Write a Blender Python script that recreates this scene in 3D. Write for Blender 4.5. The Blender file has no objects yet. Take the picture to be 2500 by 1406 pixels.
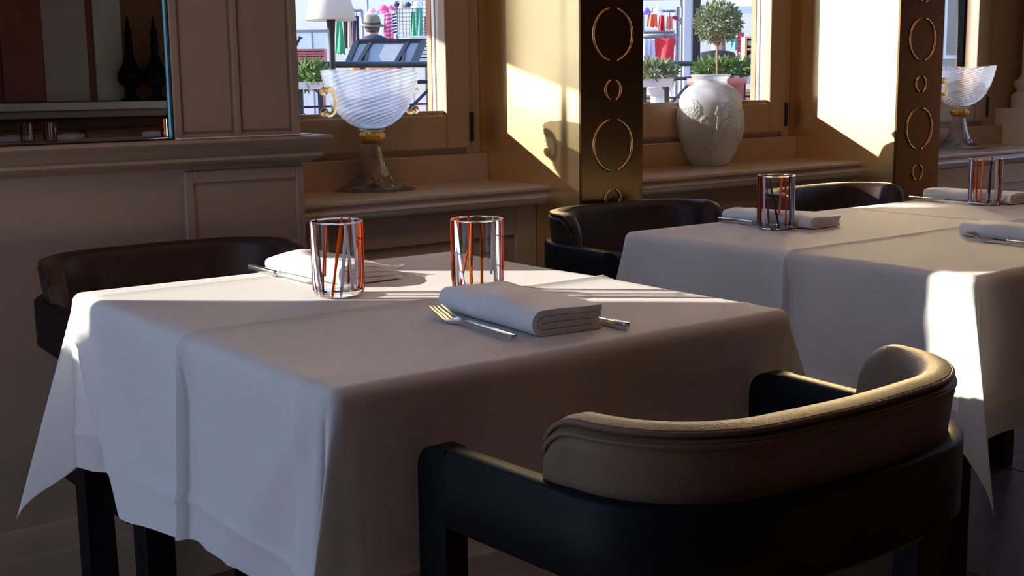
import bpy, bmesh, math, random
from mathutils import Vector, Matrix, noise
random.seed(7)
PI = math.pi

# ------------------------------------------------------------------ camera
# world: X runs along the window wall, Y points into it, Z is up
F, YAW, PITCH, ROLL = 3072.0, 0.923065, 0.162743, -0.012991
CAM = Vector((0, 0, 1.07))
sy, cy = math.sin(YAW), math.cos(YAW)
_A = Matrix(((sy, -cy, 0), (0, 0, -1), (cy, sy, 0)))
_P = Matrix(((1, 0, 0), (0, math.cos(PITCH), -math.sin(PITCH)), (0, math.sin(PITCH), math.cos(PITCH))))
_R = Matrix(((math.cos(ROLL), -math.sin(ROLL), 0), (math.sin(ROLL), math.cos(ROLL), 0), (0, 0, 1)))
ROT = _R @ _P @ _A            # rows: right, down, forward in world axes
scene = bpy.context.scene
cam_data = bpy.data.cameras.new('camera')
cam = bpy.data.objects.new('camera', cam_data)
scene.collection.objects.link(cam)
cam_data.sensor_width = 36.0
cam_data.lens = F * 36.0 / 2500.0
cam_data.clip_start = 0.02
cam_data.clip_end = 500
_r, _d, _f = Vector(ROT[0]), Vector(ROT[1]), Vector(ROT[2])
cam.matrix_world = Matrix((( _r.x, -_d.x, -_f.x, CAM.x), (_r.y, -_d.y, -_f.y, CAM.y), (_r.z, -_d.z, -_f.z, CAM.z), (0, 0, 0, 1)))
scene.camera = cam

# ------------------------------------------------------------------ world, sun, exposure
SUN_AZ = Vector((0.735, -0.678, 0)).normalized()      # horizontal travel of the light
SUN_EL = math.radians(18.3)
SUN_DIR = SUN_AZ * math.cos(SUN_EL) + Vector((0, 0, -math.sin(SUN_EL)))
world = bpy.data.worlds.new('sky')
scene.world = world
world.use_nodes = True
wn, wl = world.node_tree.nodes, world.node_tree.links
bg = wn['Background']
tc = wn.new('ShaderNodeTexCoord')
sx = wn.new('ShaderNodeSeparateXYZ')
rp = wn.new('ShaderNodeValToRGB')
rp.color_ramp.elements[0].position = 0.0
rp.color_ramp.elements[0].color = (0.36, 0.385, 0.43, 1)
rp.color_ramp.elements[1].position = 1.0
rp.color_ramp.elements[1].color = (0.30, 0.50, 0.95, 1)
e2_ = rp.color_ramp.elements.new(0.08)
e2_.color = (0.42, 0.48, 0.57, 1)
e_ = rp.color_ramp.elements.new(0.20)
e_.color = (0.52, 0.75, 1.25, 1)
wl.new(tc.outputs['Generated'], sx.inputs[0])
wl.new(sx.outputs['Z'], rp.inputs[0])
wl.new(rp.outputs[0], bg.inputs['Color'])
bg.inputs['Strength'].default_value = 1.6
sun_data = bpy.data.lights.new('sun', 'SUN')
sun_data.energy = 11.2
sun_data.color = (1.0, 0.945, 0.86)
sun_data.angle = math.radians(0.53)
sun = bpy.data.objects.new('sun', sun_data)
scene.collection.objects.link(sun)
sun.rotation_euler = SUN_DIR.to_track_quat('-Z', 'Y').to_euler()
sun.location = (-6, 6, 5)
scene.view_settings.view_transform = 'Standard'
scene.view_settings.look = 'None'
scene.view_settings.exposure = 0.45
scene.view_settings.gamma = 1.0
scene.view_settings.use_curve_mapping = False
cyc = scene.cycles
cyc.max_bounces = 14
cyc.diffuse_bounces = 5
cyc.glossy_bounces = 5
cyc.transmission_bounces = 12
cyc.transparent_max_bounces = 24
cyc.sample_clamp_indirect = 80.0
cyc.blur_glossy = 0.05
cyc.caustics_refractive = False

# ------------------------------------------------------------------ pixel rays (frame 2500 x 1406)
def ray(px, py):
    d = Vector(((px - 1250) / F, (py - 703) / F, 1.0))
    return ROT.transposed() @ d
def at(px, py, d): return CAM + ray(px, py) * d
def onz(px, py, z): r = ray(px, py); return CAM + r * ((z - CAM.z) / r.z)
def ony(px, py, y): r = ray(px, py); return CAM + r * (y / r.y)
def onx(px, py, x): r = ray(px, py); return CAM + r * (x / r.x)

# ------------------------------------------------------------------ helpers
COL = scene.collection
def tag(o, label=None, cat=None, group=None, kind=None):
    if label: o['label'] = label
    if cat: o['category'] = cat
    if group: o['group'] = group
    if kind: o['kind'] = kind
    return o
def thing(name, loc, label, cat, group=None, rz=0.0, kind=None):
    o = bpy.data.objects.new(name, None)
    COL.objects.link(o)
    o.location = loc
    o.rotation_euler = (0, 0, rz)
    return tag(o, label, cat, group, kind)
def mobj(name, vf, mat, parent=None, smooth=False, loc=None, rot=None):
    if isinstance(vf, bpy.types.Mesh):
        me = vf
    else:
        me = bpy.data.meshes.new(name)
        me.from_pydata([tuple(v) for v in vf[0]], [], vf[1])
        me.update()
        if mat: me.materials.append(mat)
        if smooth:
            for p in me.polygons: p.use_smooth = True
    o = bpy.data.objects.new(name, me)
    COL.objects.link(o)
    if parent: o.parent = parent
    if loc is not None: o.location = loc
    if rot is not None: o.rotation_euler = rot
    return o
def autosmooth(o, ang=40):
    me = o.data
    for p in me.polygons: p.use_smooth = True
    try: me.set_sharp_from_angle(angle=math.radians(ang))
    except Exception: pass
    return o
def join(*parts):
    V, Fc = [], []
    for v, f in parts:
        n = len(V)
        V += [Vector(p) for p in v]
        Fc += [tuple(i + n for i in q) for q in f]
    return V, Fc
def box(x0, x1, y0, y1, z0, z1):
    v = [(x0, y0, z0), (x1, y0, z0), (x1, y1, z0), (x0, y1, z0), (x0, y0, z1), (x1, y0, z1), (x1, y1, z1), (x0, y1, z1)]
    return [Vector(p) for p in v], [(0, 3, 2, 1), (4, 5, 6, 7), (0, 1, 5, 4), (1, 2, 6, 5), (2, 3, 7, 6), (3, 0, 4, 7)]
def rbox(x0, x1, y0, y1, z0, z1, r=0.004, seg=2):
    bm = bmesh.new()
    bmesh.ops.create_cube(bm, size=1)
    for v in bm.verts:
        v.co = Vector(((x0 + x1) / 2 + v.co.x * (x1 - x0), (y0 + y1) / 2 + v.co.y * (y1 - y0), (z0 + z1) / 2 + v.co.z * (z1 - z0)))
    bmesh.ops.bevel(bm, geom=bm.edges[:], offset=r, segments=seg, profile=0.5, affect='EDGES')
    bm.verts.index_update()
    out = ([v.co.copy() for v in bm.verts], [tuple(v.index for v in f.verts) for f in bm.faces])
    bm.free()
    return out
def xf(vf, m): return [m @ Vector(p) for p in vf[0]], vf[1]
def moved(vf, t): t = Vector(t); return [Vector(p) + t for p in vf[0]], vf[1]
def rotz(vf, a): return xf(vf, Matrix.Rotation(a, 4, 'Z'))
def lathe(prof, seg=32, fn=None, close=False):
    """prof: list of (r, z); fn(theta, i, r, z) -> r"""
    V, Fc = [], []
    n = len(prof)
    for i, (r, z) in enumerate(prof):
        for k in range(seg):
            t = 2 * PI * k / seg
            rr = fn(t, i, r, z) if fn else r
            V.append(Vector((rr * math.cos(t), rr * math.sin(t), z)))
    for i in range(n - 1 + (1 if close else 0)):
        for k in range(seg):
            a, b = i * seg + k, i * seg + (k + 1) % seg
            j = (i + 1) % n
            Fc.append((a, b, j * seg + (k + 1) % seg, j * seg + k))
    if not close:
        if prof[0][0] > 1e-5: Fc.append(tuple(reversed(range(seg))))
        if prof[-1][0] > 1e-5: Fc.append(tuple((n - 1) * seg + k for k in range(seg)))
    return V, Fc
def tube(path, rad, seg=8, closed=False):
    path = [Vector(p) for p in path]
    n = len(path)
    rads = rad if isinstance(rad, (list, tuple)) else [rad] * n
    V, Fc = [], []
    ref = None
    for i, p in enumerate(path):
        if closed: t = path[(i + 1) % n] - path[i - 1]
        else: t = path[min(i + 1, n - 1)] - path[max(i - 1, 0)]
        t.normalize()
        if ref is None:
            ref = t.orthogonal().normalized()
        ref = (ref - t * ref.dot(t))
        if ref.length < 1e-6: ref = t.orthogonal()
        ref.normalize()
        b = t.cross(ref)
        for k in range(seg):
            a = 2 * PI * k / seg
            V.append(p + (ref * math.cos(a) + b * math.sin(a)) * rads[i])
    m = n if closed else n - 1
    for i in range(m):
        for k in range(seg):
            j = (i + 1) % n
            Fc.append((i * seg + k, i * seg + (k + 1) % seg, j * seg + (k + 1) % seg, j * seg + k))
    if not closed:
        Fc.append(tuple(reversed(range(seg))))
        Fc.append(tuple((n - 1) * seg + k for k in range(seg)))
    return V, Fc
def bar(a, b, w, h=None):
    """square bar between two points"""
    a, b = Vector(a), Vector(b)
    h = h or w
    t = (b - a).normalized()
    s = t.cross(Vector((0, 0, 1)))
    if s.length < 1e-4: s = Vector((1, 0, 0))
    s.normalize()
    u = s.cross(t)
    V = []
    for p in (a, b):
        for q, r in ((-1, -1), (1, -1), (1, 1), (-1, 1)):
            V.append(p + s * q * w / 2 + u * r * h / 2)
    return V, [(0, 1, 2, 3), (7, 6, 5, 4), (0, 4, 5, 1), (1, 5, 6, 2), (2, 6, 7, 3), (3, 7, 4, 0)]
def prism(pts, axis, a, b, ea=None, eb=None):
    """extrude 2D polygon; axis 'x': pts are (y,z); 'y': (x,z); 'z': (x,y). ea/eb: per point offsets of the ends"""
    n = len(pts)
    V = []
    for s, e in ((a, ea), (b, eb)):
        for i, (p, q) in enumerate(pts):
            c = s + (e[i] if e else 0)
            V.append(Vector((c, p, q)) if axis == 'x' else Vector((p, c, q)) if axis == 'y' else Vector((p, q, c)))
    Fc = [(i, (i + 1) % n, n + (i + 1) % n, n + i) for i in range(n)]
    Fc += [tuple(reversed(range(n))), tuple(range(n, 2 * n))]
    return V, Fc
def ball(c, r, seg=12, rings=8, sc=(1, 1, 1)):
    prof = [(r * math.sin(PI * i / rings), -r * math.cos(PI * i / rings)) for i in range(rings + 1)]
    v, f = lathe(prof, seg)
    return [Vector(c) + Vector((p.x * sc[0], p.y * sc[1], p.z * sc[2])) for p in v], f
def strip(rows):
    """grid of points -> quads"""
    n = len(rows[0])
    V = [Vector(p) for r in rows for p in r]
    Fc = [(i * n + k, i * n + k + 1, (i + 1) * n + k + 1, (i + 1) * n + k) for i in range(len(rows) - 1) for k in range(n - 1)]
    return V, Fc
def slab(rows, off):
    """grid sheet given thickness along a constant vector"""
    a = strip(rows)
    b = strip([[Vector(p) + Vector(off) for p in r] for r in rows])
    n, m = len(rows[0]), len(rows)
    N = n * m
    Fc = [tuple(reversed(q)) for q in a[1]] + [tuple(i + N for i in q) for q in b[1]]
    rim = [k for k in range(n)] + [i * n + n - 1 for i in range(1, m)] + [(m - 1) * n + k for k in range(n - 2, -1, -1)] + [i * n for i in range(m - 2, 0, -1)]
    for i in range(len(rim)):
        p, q = rim[i], rim[(i + 1) % len(rim)]
        Fc.append((p, q, q + N, p + N))
    return a[0] + b[0], Fc
def copy_tree(o, parent=None):
    c = o.copy()
    COL.objects.link(c)
    if parent: c.parent = parent
    for ch in list(o.children): copy_tree(ch, c)
    return c

# ------------------------------------------------------------------ materials
def mat(name, col, rough=0.5, metal=0.0, spec=0.5, var=0.0, vscale=8.0, bump=0.0, bscale=60.0, trans=0.0, ior=1.45, sheen=0.0, stretch=None, coat=0.0):
    m = bpy.data.materials.new(name)
    m.use_nodes = True
    nt = m.node_tree
    b = nt.nodes['Principled BSDF']
    b.inputs['Base Color'].default_value = (*col, 1)
    b.inputs['Roughness'].default_value = rough
    b.inputs['Metallic'].default_value = metal
    b.inputs['Specular IOR Level'].default_value = spec
    b.inputs['Transmission Weight'].default_value = trans
    b.inputs['IOR'].default_value = ior
    b.inputs['Sheen Weight'].default_value = sheen
    b.inputs['Coat Weight'].default_value = coat
    if var or bump:
        t = nt.nodes.new('ShaderNodeTexCoord')
        src = t.outputs['Object']
        if stretch:
            mp = nt.nodes.new('ShaderNodeMapping')
            mp.inputs['Scale'].default_value = stretch
            nt.links.new(src, mp.inputs[0])
            src = mp.outputs[0]
    if var:
        n = nt.nodes.new('ShaderNodeTexNoise')
        n.inputs['Scale'].default_value = vscale
        n.inputs['Detail'].default_value = 4
        r = nt.nodes.new('ShaderNodeValToRGB')
        r.color_ramp.elements[0].color = (*[c * (1 - var) for c in col], 1)
        r.color_ramp.elements[1].color = (*[min(1, c * (1 + var)) for c in col], 1)
        r.color_ramp.elements[0].position = .3
        r.color_ramp.elements[1].position = .7
        nt.links.new(src, n.inputs['Vector'])
        nt.links.new(n.outputs['Fac'], r.inputs[0])
        nt.links.new(r.outputs[0], b.inputs['Base Color'])
    if bump:
        n = nt.nodes.new('ShaderNodeTexNoise')
        n.inputs['Scale'].default_value = bscale
        n.inputs['Detail'].default_value = 3
        bp = nt.nodes.new('ShaderNodeBump')
        bp.inputs['Strength'].default_value = bump
        bp.inputs['Distance'].default_value = 0.004
        nt.links.new(src, n.inputs['Vector'])
        nt.links.new(n.outputs['Fac'], bp.inputs['Height'])
        nt.links.new(bp.outputs[0], b.inputs['Normal'])
    return m
def cloth_mat(name, col, transl=0.3, bump=0.15):
    m = mat(name, col, 0.85, spec=0.15, bump=bump, bscale=500)
    nt = m.node_tree
    b = nt.nodes['Principled BSDF']
    t = nt.nodes.new('ShaderNodeBsdfTranslucent')
    t.inputs['Color'].default_value = (*col, 1)
    mx = nt.nodes.new('ShaderNodeMixShader')
    mx.inputs[0].default_value = transl
    out = nt.nodes['Material Output']
    nt.links.new(b.outputs[0], mx.inputs[1])
    nt.links.new(t.outputs[0], mx.inputs[2])
    nt.links.new(mx.outputs[0], out.inputs['Surface'])
    return m
def glass_mat(name, col=(1, 1, 1), rough=0.0, ior=1.45, clear=0.35, diffuse=0.0, bump=0.0):
    m = bpy.data.materials.new(name)
    m.use_nodes = True
    nt = m.node_tree
    nt.nodes.remove(nt.nodes['Principled BSDF'])
    g = nt.nodes.new('ShaderNodeBsdfGlass')
    g.inputs['Color'].default_value = (*col, 1)
    g.inputs['Roughness'].default_value = rough
    g.inputs['IOR'].default_value = ior
    t = nt.nodes.new('ShaderNodeBsdfTransparent')
    t.inputs['Color'].default_value = (*col, 1)
    mx = nt.nodes.new('ShaderNodeMixShader')
    mx.inputs[0].default_value = clear
    out = nt.nodes['Material Output']
    nt.links.new(g.outputs[0], mx.inputs[1])
    nt.links.new(t.outputs[0], mx.inputs[2])
    last = mx
    if diffuse:
        d = nt.nodes.new('ShaderNodeBsdfDiffuse')
        d.inputs['Color'].default_value = (.9, .9, .9, 1)
        tl = nt.nodes.new('ShaderNodeBsdfTranslucent')
        tl.inputs['Color'].default_value = (.9, .9, .9, 1)
        m1 = nt.nodes.new('ShaderNodeMixShader')
        m1.inputs[0].default_value = .5
        nt.links.new(d.outputs[0], m1.inputs[1])
        nt.links.new(tl.outputs[0], m1.inputs[2])
        m2 = nt.nodes.new('ShaderNodeMixShader')
        m2.inputs[0].default_value = diffuse
        nt.links.new(mx.outputs[0], m2.inputs[1])
        nt.links.new(m1.outputs[0], m2.inputs[2])
        last = m2
    nt.links.new(last.outputs[0], out.inputs['Surface'])
    return m
def pane_mat(name, tint=(0.97, 0.98, 0.98), ior=1.2):
    m = bpy.data.materials.new(name)
    m.use_nodes = True
    nt = m.node_tree
    nt.nodes.remove(nt.nodes['Principled BSDF'])
    g = nt.nodes.new('ShaderNodeBsdfGlossy')
    g.inputs['Roughness'].default_value = 0.0
    t = nt.nodes.new('ShaderNodeBsdfTransparent')
    t.inputs['Color'].default_value = (*tint, 1)
    fr = nt.nodes.new('ShaderNodeFresnel')
    fr.inputs['IOR'].default_value = ior
    mx = nt.nodes.new('ShaderNodeMixShader')
    out = nt.nodes['Material Output']
    nt.links.new(fr.outputs[0], mx.inputs[0])
    nt.links.new(t.outputs[0], mx.inputs[1])
    nt.links.new(g.outputs[0], mx.inputs[2])
    nt.links.new(mx.outputs[0], out.inputs['Surface'])
    return m
M = {}
M['taupe'] = mat('taupe_paint', (0.335, 0.24, 0.18), 0.45, var=0.04, vscale=3)
M['frame'] = mat('window_paint', (0.46, 0.32, 0.22), 0.3, var=0.04, vscale=5)
M['ledge'] = mat('ledge_stone', (0.60, 0.47, 0.38), 0.25, var=0.05, vscale=4)
M['frame_out'] = mat('outer_white', (0.80, 0.78, 0.74), 0.6)
M['frame_brown'] = mat('outer_brown', (0.42, 0.17, 0.08), 0.6, var=.1, vscale=20)
M['gold'] = mat('satin_gold_wall', (0.90, 0.68, 0.34), 0.30, metal=1.0, var=0.05, vscale=2, stretch=(1, 1, .1))
M['brass'] = mat('dark_brass', (0.145, 0.085, 0.034), 0.27, metal=0.9, var=0.08, vscale=30, stretch=(1, 1, .05))
M['ring'] = mat('ring_brass', (0.80, 0.42, 0.16), 0.3, metal=1.0)
M['floor'] = mat('marbled_floor', (0.085, 0.055, 0.038), 0.35, var=0.6, vscale=6)
M['ceiling'] = mat('ceiling_paint', (0.55, 0.38, 0.24), 0.8)
M['darkwall'] = mat('room_wall', (0.17, 0.075, 0.03), 0.7, var=.05)
M['cloth'] = cloth_mat('white_linen', (0.82, 0.775, 0.735), 0.30)
M['napkin'] = cloth_mat('napkin_linen', (0.84, 0.83, 0.82), 0.2)
M['black'] = mat('black_lacquer', (0.005, 0.005, 0.006), 0.5, spec=0.16)
M['leather'] = mat('taupe_leather', (0.17, 0.105, 0.068), 0.50, bump=0.25, bscale=450, spec=.28)
M['leather_dark'] = mat('maroon_leather', (0.030, 0.011, 0.009), 0.45, bump=0.2, bscale=450, spec=.45)
M['steel'] = mat('cutlery_steel', (0.62, 0.60, 0.57), 0.22, metal=1.0)
M['glass'] = pane_mat('tumbler_glass', (0.975, 0.97, 0.975), 1.30)
M['glass_base'] = glass_mat('tumbler_base', (1, .97, .95), 0.0, 1.45, 0.3)
M['goblet'] = glass_mat('goblet_glass', (0.97, 0.98, 1.0), 0.0, 1.45, 0.50, diffuse=0.07)
M['goblet_foot'] = glass_mat('goblet_foot_glass', (0.98, 0.98, 1.0), 0.0, 1.45, 0.3)
M['frost'] = glass_mat('frosted_glass', (0.96, 0.97, 0.97), 0.26, 1.32, 0.22, diffuse=0.32)
M['goldglass'] = glass_mat('amber_glass', (0.97, 0.84, 0.60), 0.05, 1.45, 0.25, diffuse=0.03)
M['gilt'] = mat('gilt_glass', (0.85, 0.52, 0.14), 0.25, metal=0.7)
M['cane_white'] = mat('cane_white', (0.85, 0.83, 0.84), 0.2)
M['cane_lilac'] = mat('cane_lilac', (0.62, 0.55, 0.66), 0.2)
def cane(name, col, tr):
    m = cloth_mat(name, col, tr, 0)
    m.node_tree.nodes['Principled BSDF'].inputs['Roughness'].default_value = .15
    return m
M['cane_orange'] = cane('cane_orange', (0.90, 0.22, 0.015), .5)
M['cane_red'] = cane('cane_red', (0.60, 0.09, 0.02), .5)
M['cane_black'] = mat('cane_black', (0.03, 0.012, 0.012), 0.15)
M['pane'] = pane_mat('window_pane')
M['mirror'] = mat('mirror_silver', (0.80, 0.80, 0.78), 0.0, metal=1.0)
M['mirror_edge'] = mat('mirror_edge', (0.07, 0.22, 0.26), 0.15, metal=0.8)
M['white'] = mat('white_paint', (0.78, 0.77, 0.76), 0.5)
M['shade'] = cloth_mat('lamp_shade_fabric', (0.66, 0.64, 0.57), 0.35, 0)
M['iron'] = mat('black_iron', (0.012, 0.013, 0.015), 0.4)
M['quay'] = mat('pale_quay_stone', (0.50, 0.51, 0.54), 0.8, var=.08, vscale=2)
M['paving'] = mat('paving_brick', (0.34, 0.25, 0.26), 0.8, var=.3, vscale=9)
M['terracotta'] = mat('red_slats', (0.42, 0.12, 0.10), 0.6, var=.2, vscale=12)
M['leaf'] = cloth_mat('leaf_green', (0.13, 0.19, 0.06), 0.25, 0)
M['leaf2'] = cloth_mat('leaf_olive', (0.17, 0.20, 0.10), 0.25, 0)
M['bark'] = mat('bark', (0.30, 0.20, 0.13), 0.9)
M['soil'] = mat('soil', (0.10, 0.06, 0.04), 0.9)
M['concrete'] = mat('pale_concrete', (0.62, 0.58, 0.55), 0.8, var=.06)
M['wood'] = mat('raw_wood', (0.62, 0.36, 0.17), 0.6, var=.2, vscale=20, stretch=(1, 8, 8))
def flat(n, c, r=.75):
    k = 'c_' + n
    if k not in M: M[k] = mat(k, c, r, var=.06, vscale=15)
    return M[k]
NAVY = flat('navy', (0.02, 0.03, 0.075)); ORANGE = flat('orange', (0.80, 0.30, 0.07)); OLIVE = flat('olive', (0.17, 0.15, 0.10))
PINK = flat('pink', (0.85, 0.10, 0.30)); PALEPINK = flat('pale_pink', (0.85, 0.45, 0.55)); GREEN = flat('green', (0.03, 0.30, 0.13))
BEIGE = flat('beige', (0.60, 0.48, 0.34)); RED = flat('red', (0.60, 0.03, 0.04)); CORAL = flat('coral', (0.85, 0.16, 0.07))
PURPLE = flat('purple', (0.26, 0.18, 0.55)); SKIN = flat('skin', (0.50, 0.27, 0.19)); DARK = flat('dark', (0.02, 0.018, 0.028))
GREY = flat('grey', (0.28, 0.28, 0.30)); PALEGREY = flat('pale_grey', (0.55, 0.57, 0.60)); PALEBLUE = flat('pale_blue', (0.45, 0.62, 0.80)); LILAC = flat('lilac', (0.6, 0.5, 0.68))
WHITE = M['white']

# ------------------------------------------------------------------ the room shell
YW, YL, YP = 2.556, 2.60, 2.465        # cabinet face, ledge nose, brass pier face
YS, YG = 2.885, 2.915                  # sash face, glass
YO = 2.97                              # outer wall face
ZL = 0.797                             # window ledge
X0, X1, YB, ZC = -0.62, 5.9, -3.3, 2.9
LOUT = 1.345                           # right side of the mirror pier
P1a, P1b, P2a, P2b = 2.09, 2.303, 3.40, 3.63
def struct(name, vf, m, parent=None, smooth=False):
    o = mobj(name, vf, m, parent, smooth)
    if parent is None: o['kind'] = 'structure'
    return o
def sroot(name):
    o = bpy.data.objects.new(name, None)
    COL.objects.link(o)
    o['kind'] = 'structure'
    return o
# floor of stone slabs
fl = struct('floor', box(X0, X1, YB, YW, -0.06, -0.004), M['soil'])
slab_me = None
for i in range(11):
    for k in range(8):
        xa, ya = X0 + i * 0.745, YB + k * 0.745
        v = rbox(xa + .002, min(X1, xa + .743), ya + .002, min(YW, ya + .743), -0.02, 0.0, .002, 1)
        mobj('floor_slab', v, M['floor'], fl)
struct('ceiling', box(X0, X1, YB, YO, ZC, ZC + .1), M['ceiling'])
wr_ = sroot('wall_right')
struct('solid_part', box(X1, X1 + .12, YB, 1.5, 0, ZC), M['darkwall'], wr_)
struct('plinth', box(X1, X1 + .12, 1.5, YO, 0, .4), M['taupe'], wr_)
struct('header', box(X1, X1 + .12, 1.5, YO, 2.6, ZC), M['taupe'], wr_)
for y in (1.5, 2.0, 2.5):
    struct('mullion', box(X1 + .02, X1 + .10, y, y + .05, .4, 2.6), M['frame'], wr_)
for y in (1.55, 2.05):
    struct('pane', box(X1 + .05, X1 + .056, y, y + .45, .4, 2.6), M['pane'], wr_)
struct('wall_front', box(X0, X1, YB - .12, YB, 0, ZC), M['darkwall'])
# glazed wall towards the terrace on the far left
wl_ = sroot('wall_left')
struct('plinth', box(X0 - .12, X0, YB, YO, 0, .10), M['taupe'], wl_)
struct('header', box(X0 - .12, X0, YB, YO, 2.75, ZC), M['darkwall'], wl_)
struct('wall_return', box(X0 - .12, X0, YB, 0.96, .10, 2.75), M['darkwall'], wl_)
struct('wall_return', box(X0 - .12, X0, 2.04, YO, .10, 2.75), M['taupe'], wl_)
for y in (.96, 1.48, 2.00):
    struct('mullion', box(X0 - .10, X0 - .02, y, y + .04, .10, 2.75), M['frame'], wl_)
for y in (1.0, 1.52):
    struct('pane', box(X0 - .064, X0 - .058, y, y + .48, .10, 2.75), M['pane'], wl_)

# window wall: masonry below, above and between the windows
wb = sroot('wall_back')
struct('masonry_below', box(X0, X1, 2.70, YO, 0, ZL - .05), M['taupe'], wb)
struct('header', box(X0, X1, YW, YO, 2.42, ZC), M['taupe'], wb)
struct('end_pier', box(X0, -0.58, YW, YO, 0, 2.42), M['taupe'], wb)
struct('far_pier', box(5.0, X1, YW, YO, 0, 2.42), M['taupe'], wb)
struct('sill_block', box(-0.58, 0.31, YW, YO, 0, .90), M['taupe'], wb)
MX0 = 0.36
MXR = ony(424, 250, YW).x              # right side of the mirror opening
# mirror pier
struct('pier_core', box(0.31, LOUT, YW + .03, YO, 0, 2.42), M['taupe'], wb)
struct('dado_face', box(0.31, LOUT, YW, YW + .03, 0, 0.95), M['taupe'], wb)
struct('pier_edge', box(0.31, MX0, YW, YW + .03, .95, 2.42), M['taupe'], wb)
struct('pilaster_face', box(MXR, LOUT, YW + .009, YW + .03, .95, 2.42), M['taupe'], wb)
# pilaster stiles and rails around two tall recessed panels
def xs(px, py): return ony(px, py, YW).x
zr = ony(510, 327, YW).z
st = [(MXR, xs(447, 328)), (xs(576, 324), xs(591, 323)), (xs(716, 315), LOUT)]
for a, b in st:
    struct('stile', rbox(a, b, YW, YW + .010, .952, 2.42, .003, 2), M['taupe'], wb)
for i in range(2):
    struct('rail', rbox(st[i][1] - .001, st[i + 1][0] + .001, YW + .0004, YW + .010, .952, zr, .003, 2), M['taupe'], wb)
    struct('panel', rbox(st[i][1] + .004, st[i + 1][0] - .004, YW + .006, YW + .012, zr + .004, 2.41, .003, 2), M['taupe'], wb)
# lower cupboard front framed in thin stiles
zd = 0.893
a0, a1 = xs(440, 412), LOUT - .003
struct('cupboard_panel', rbox(a0 + .004, a1, YW - .006, YW + .002, .205, zd - .004, .002, 1), M['taupe'], wb)
for a, b in ((a0 + .004, a0 + .024), (a1 - .02, a1)):
    struct('stile', rbox(a, b, YW - .012, YW - .004, .205, zd - .004, .002, 1), M['taupe'], wb)
struct('rail', rbox(a0 + .024, a1 - .02, YW - .012, YW - .004, zd - .03, zd - .004, .002, 1), M['taupe'], wb)
# dado moulding, mitred round the pier corner
dp = [(0, .957), (.052, .957), (.054, .951), (.050, .946), (.044, .943), (.038, .934), (.030, .926), (.026, .921), (.034, .918), (.036, .912), (.030, .906), (.018, .903), (.014, .897), (.0, .895)]
pts = [(YW - p, z) for p, z in dp]
dado = struct('trim_1', prism(pts, 'x', 0.31, LOUT, None, [p for p, z in dp]), M['taupe'])
dado2 = struct('dado_return', prism([(LOUT + p, z) for p, z in dp], 'y', YW, YW + .25, [-p for p, z in dp], None), M['taupe'], dado)
for o in (dado, dado2): autosmooth(o, 50)
struct('shelf_slip', rbox(MXR, LOUT + .02, YW - .02, YW + .2, .9575, .9605, .001, 1), M['white'], dado)
bp = [(0, .19), (.012, .19), (.022, .178), (.022, .135), (.034, .128), (.036, .118), (.036, 0), (0, 0)]
bb = struct('baseboard_back', prism([(YW - p, z) for p, z in bp], 'x', X0, LOUT, None, [p for p, z in bp]), M['taupe'])
autosmooth(bb, 40)
# mirror
mr = thing('wall_mirror', (0, 0, 0), 'large dark wall mirror set above the dado beside the pilaster', 'mirror')
mobj('mirror_plate', box(MX0, MXR - .004, YW + .016, YW + .022, .960, 2.42), M['mirror'], mr)
mobj('bevel_edge', prism([(MXR - .0075, YW + .0145), (MXR - .004, YW + .011), (MXR - .004, YW + .016), (MXR - .0075, YW + .0155)], 'z', .960, 2.42), M['mirror_edge'], mr)
mobj('mirror_frame', join(rbox(MX0, MXR, YW + .004, YW + .018, 0.957, .960, .001, 1), rbox(MXR - .004, MXR, YW + .004, YW + .02, .960, 2.42, .001, 1)), M['iron'], mr)

# brass clad piers with satin gold sides
def big_arc(r, a0, a1, w=.006, dep=.004, n=20):
    path = [(r * math.cos(a0 + (a1 - a0) * i / n), r * math.sin(a0 + (a1 - a0) * i / n)) for i in range(n + 1)]
    V, Fc = [], []
    for i, (x, z) in enumerate(path):
        nx, nz = x / r, z / r
        for q, d in ((-w / 2, 0), (-w / 2 * .55, -dep), (w / 2 * .55, -dep), (w / 2, 0)):
            V.append(Vector((x + nx * q, d, z + nz * q)))
    for i in range(n):
        for k in range(3):
            Fc.append((i * 4 + k, i * 4 + k + 1, (i + 1) * 4 + k + 1, (i + 1) * 4 + k))
    Fc += [(0, 1, 2, 3), tuple(n * 4 + k for k in (3, 2, 1, 0))]
    return V, Fc
R1, R2 = 0.0665, 0.026
arc_me = {}
for r in (R1, R2):
    for s in (0, 1):
        g = .20 if r == R1 else .34
        me = bpy.data.meshes.new('ring_arc')
        v, f_ = big_arc(r, -PI / 2 + g + s * PI, PI / 2 - g + s * PI, .0065)
        me.from_pydata([tuple(p) for p in v], [], f_)
        me.materials.append(M['ring'])
        for p in me.polygons: p.use_smooth = True
        arc_me[r, s] = me
def pier(n, xa, xb, centres, label):
    root = sroot('wall_pier.%03d' % n if n else 'wall_pier')
    root['label'] = label
    struct('core', box(xa + .006, xb - .006, YP + .006, YO, 0, 2.42), M['darkwall'], root)
    struct('gold_side_panel', box(xa, xa + .006, YP + .0005, YO - .04, 0, 2.42), M['gold'], root)
    struct('gold_side_panel', box(xb - .006, xb, YP + .0005, YO - .04, 0, 2.42), M['gold'], root)
    struct('brass_face', rbox(xa - .0005, xb + .0005, YP - .004, YP + .006, 0, 2.42, .0015, 1), M['brass'], root)
    xm = (xa + xb) / 2
    for z, r in centres:
        for s in (0, 1):
            o = mobj('ring_arc', arc_me[r, s], None, root)
            o.location = (xm, YP - .0035, z)
zc = [ony(1494, 84, YP).z, ony(1494, 220, YP).z, ony(1494, 358, YP).z]
stp = zc[0] - zc[1]
rings = []
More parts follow.
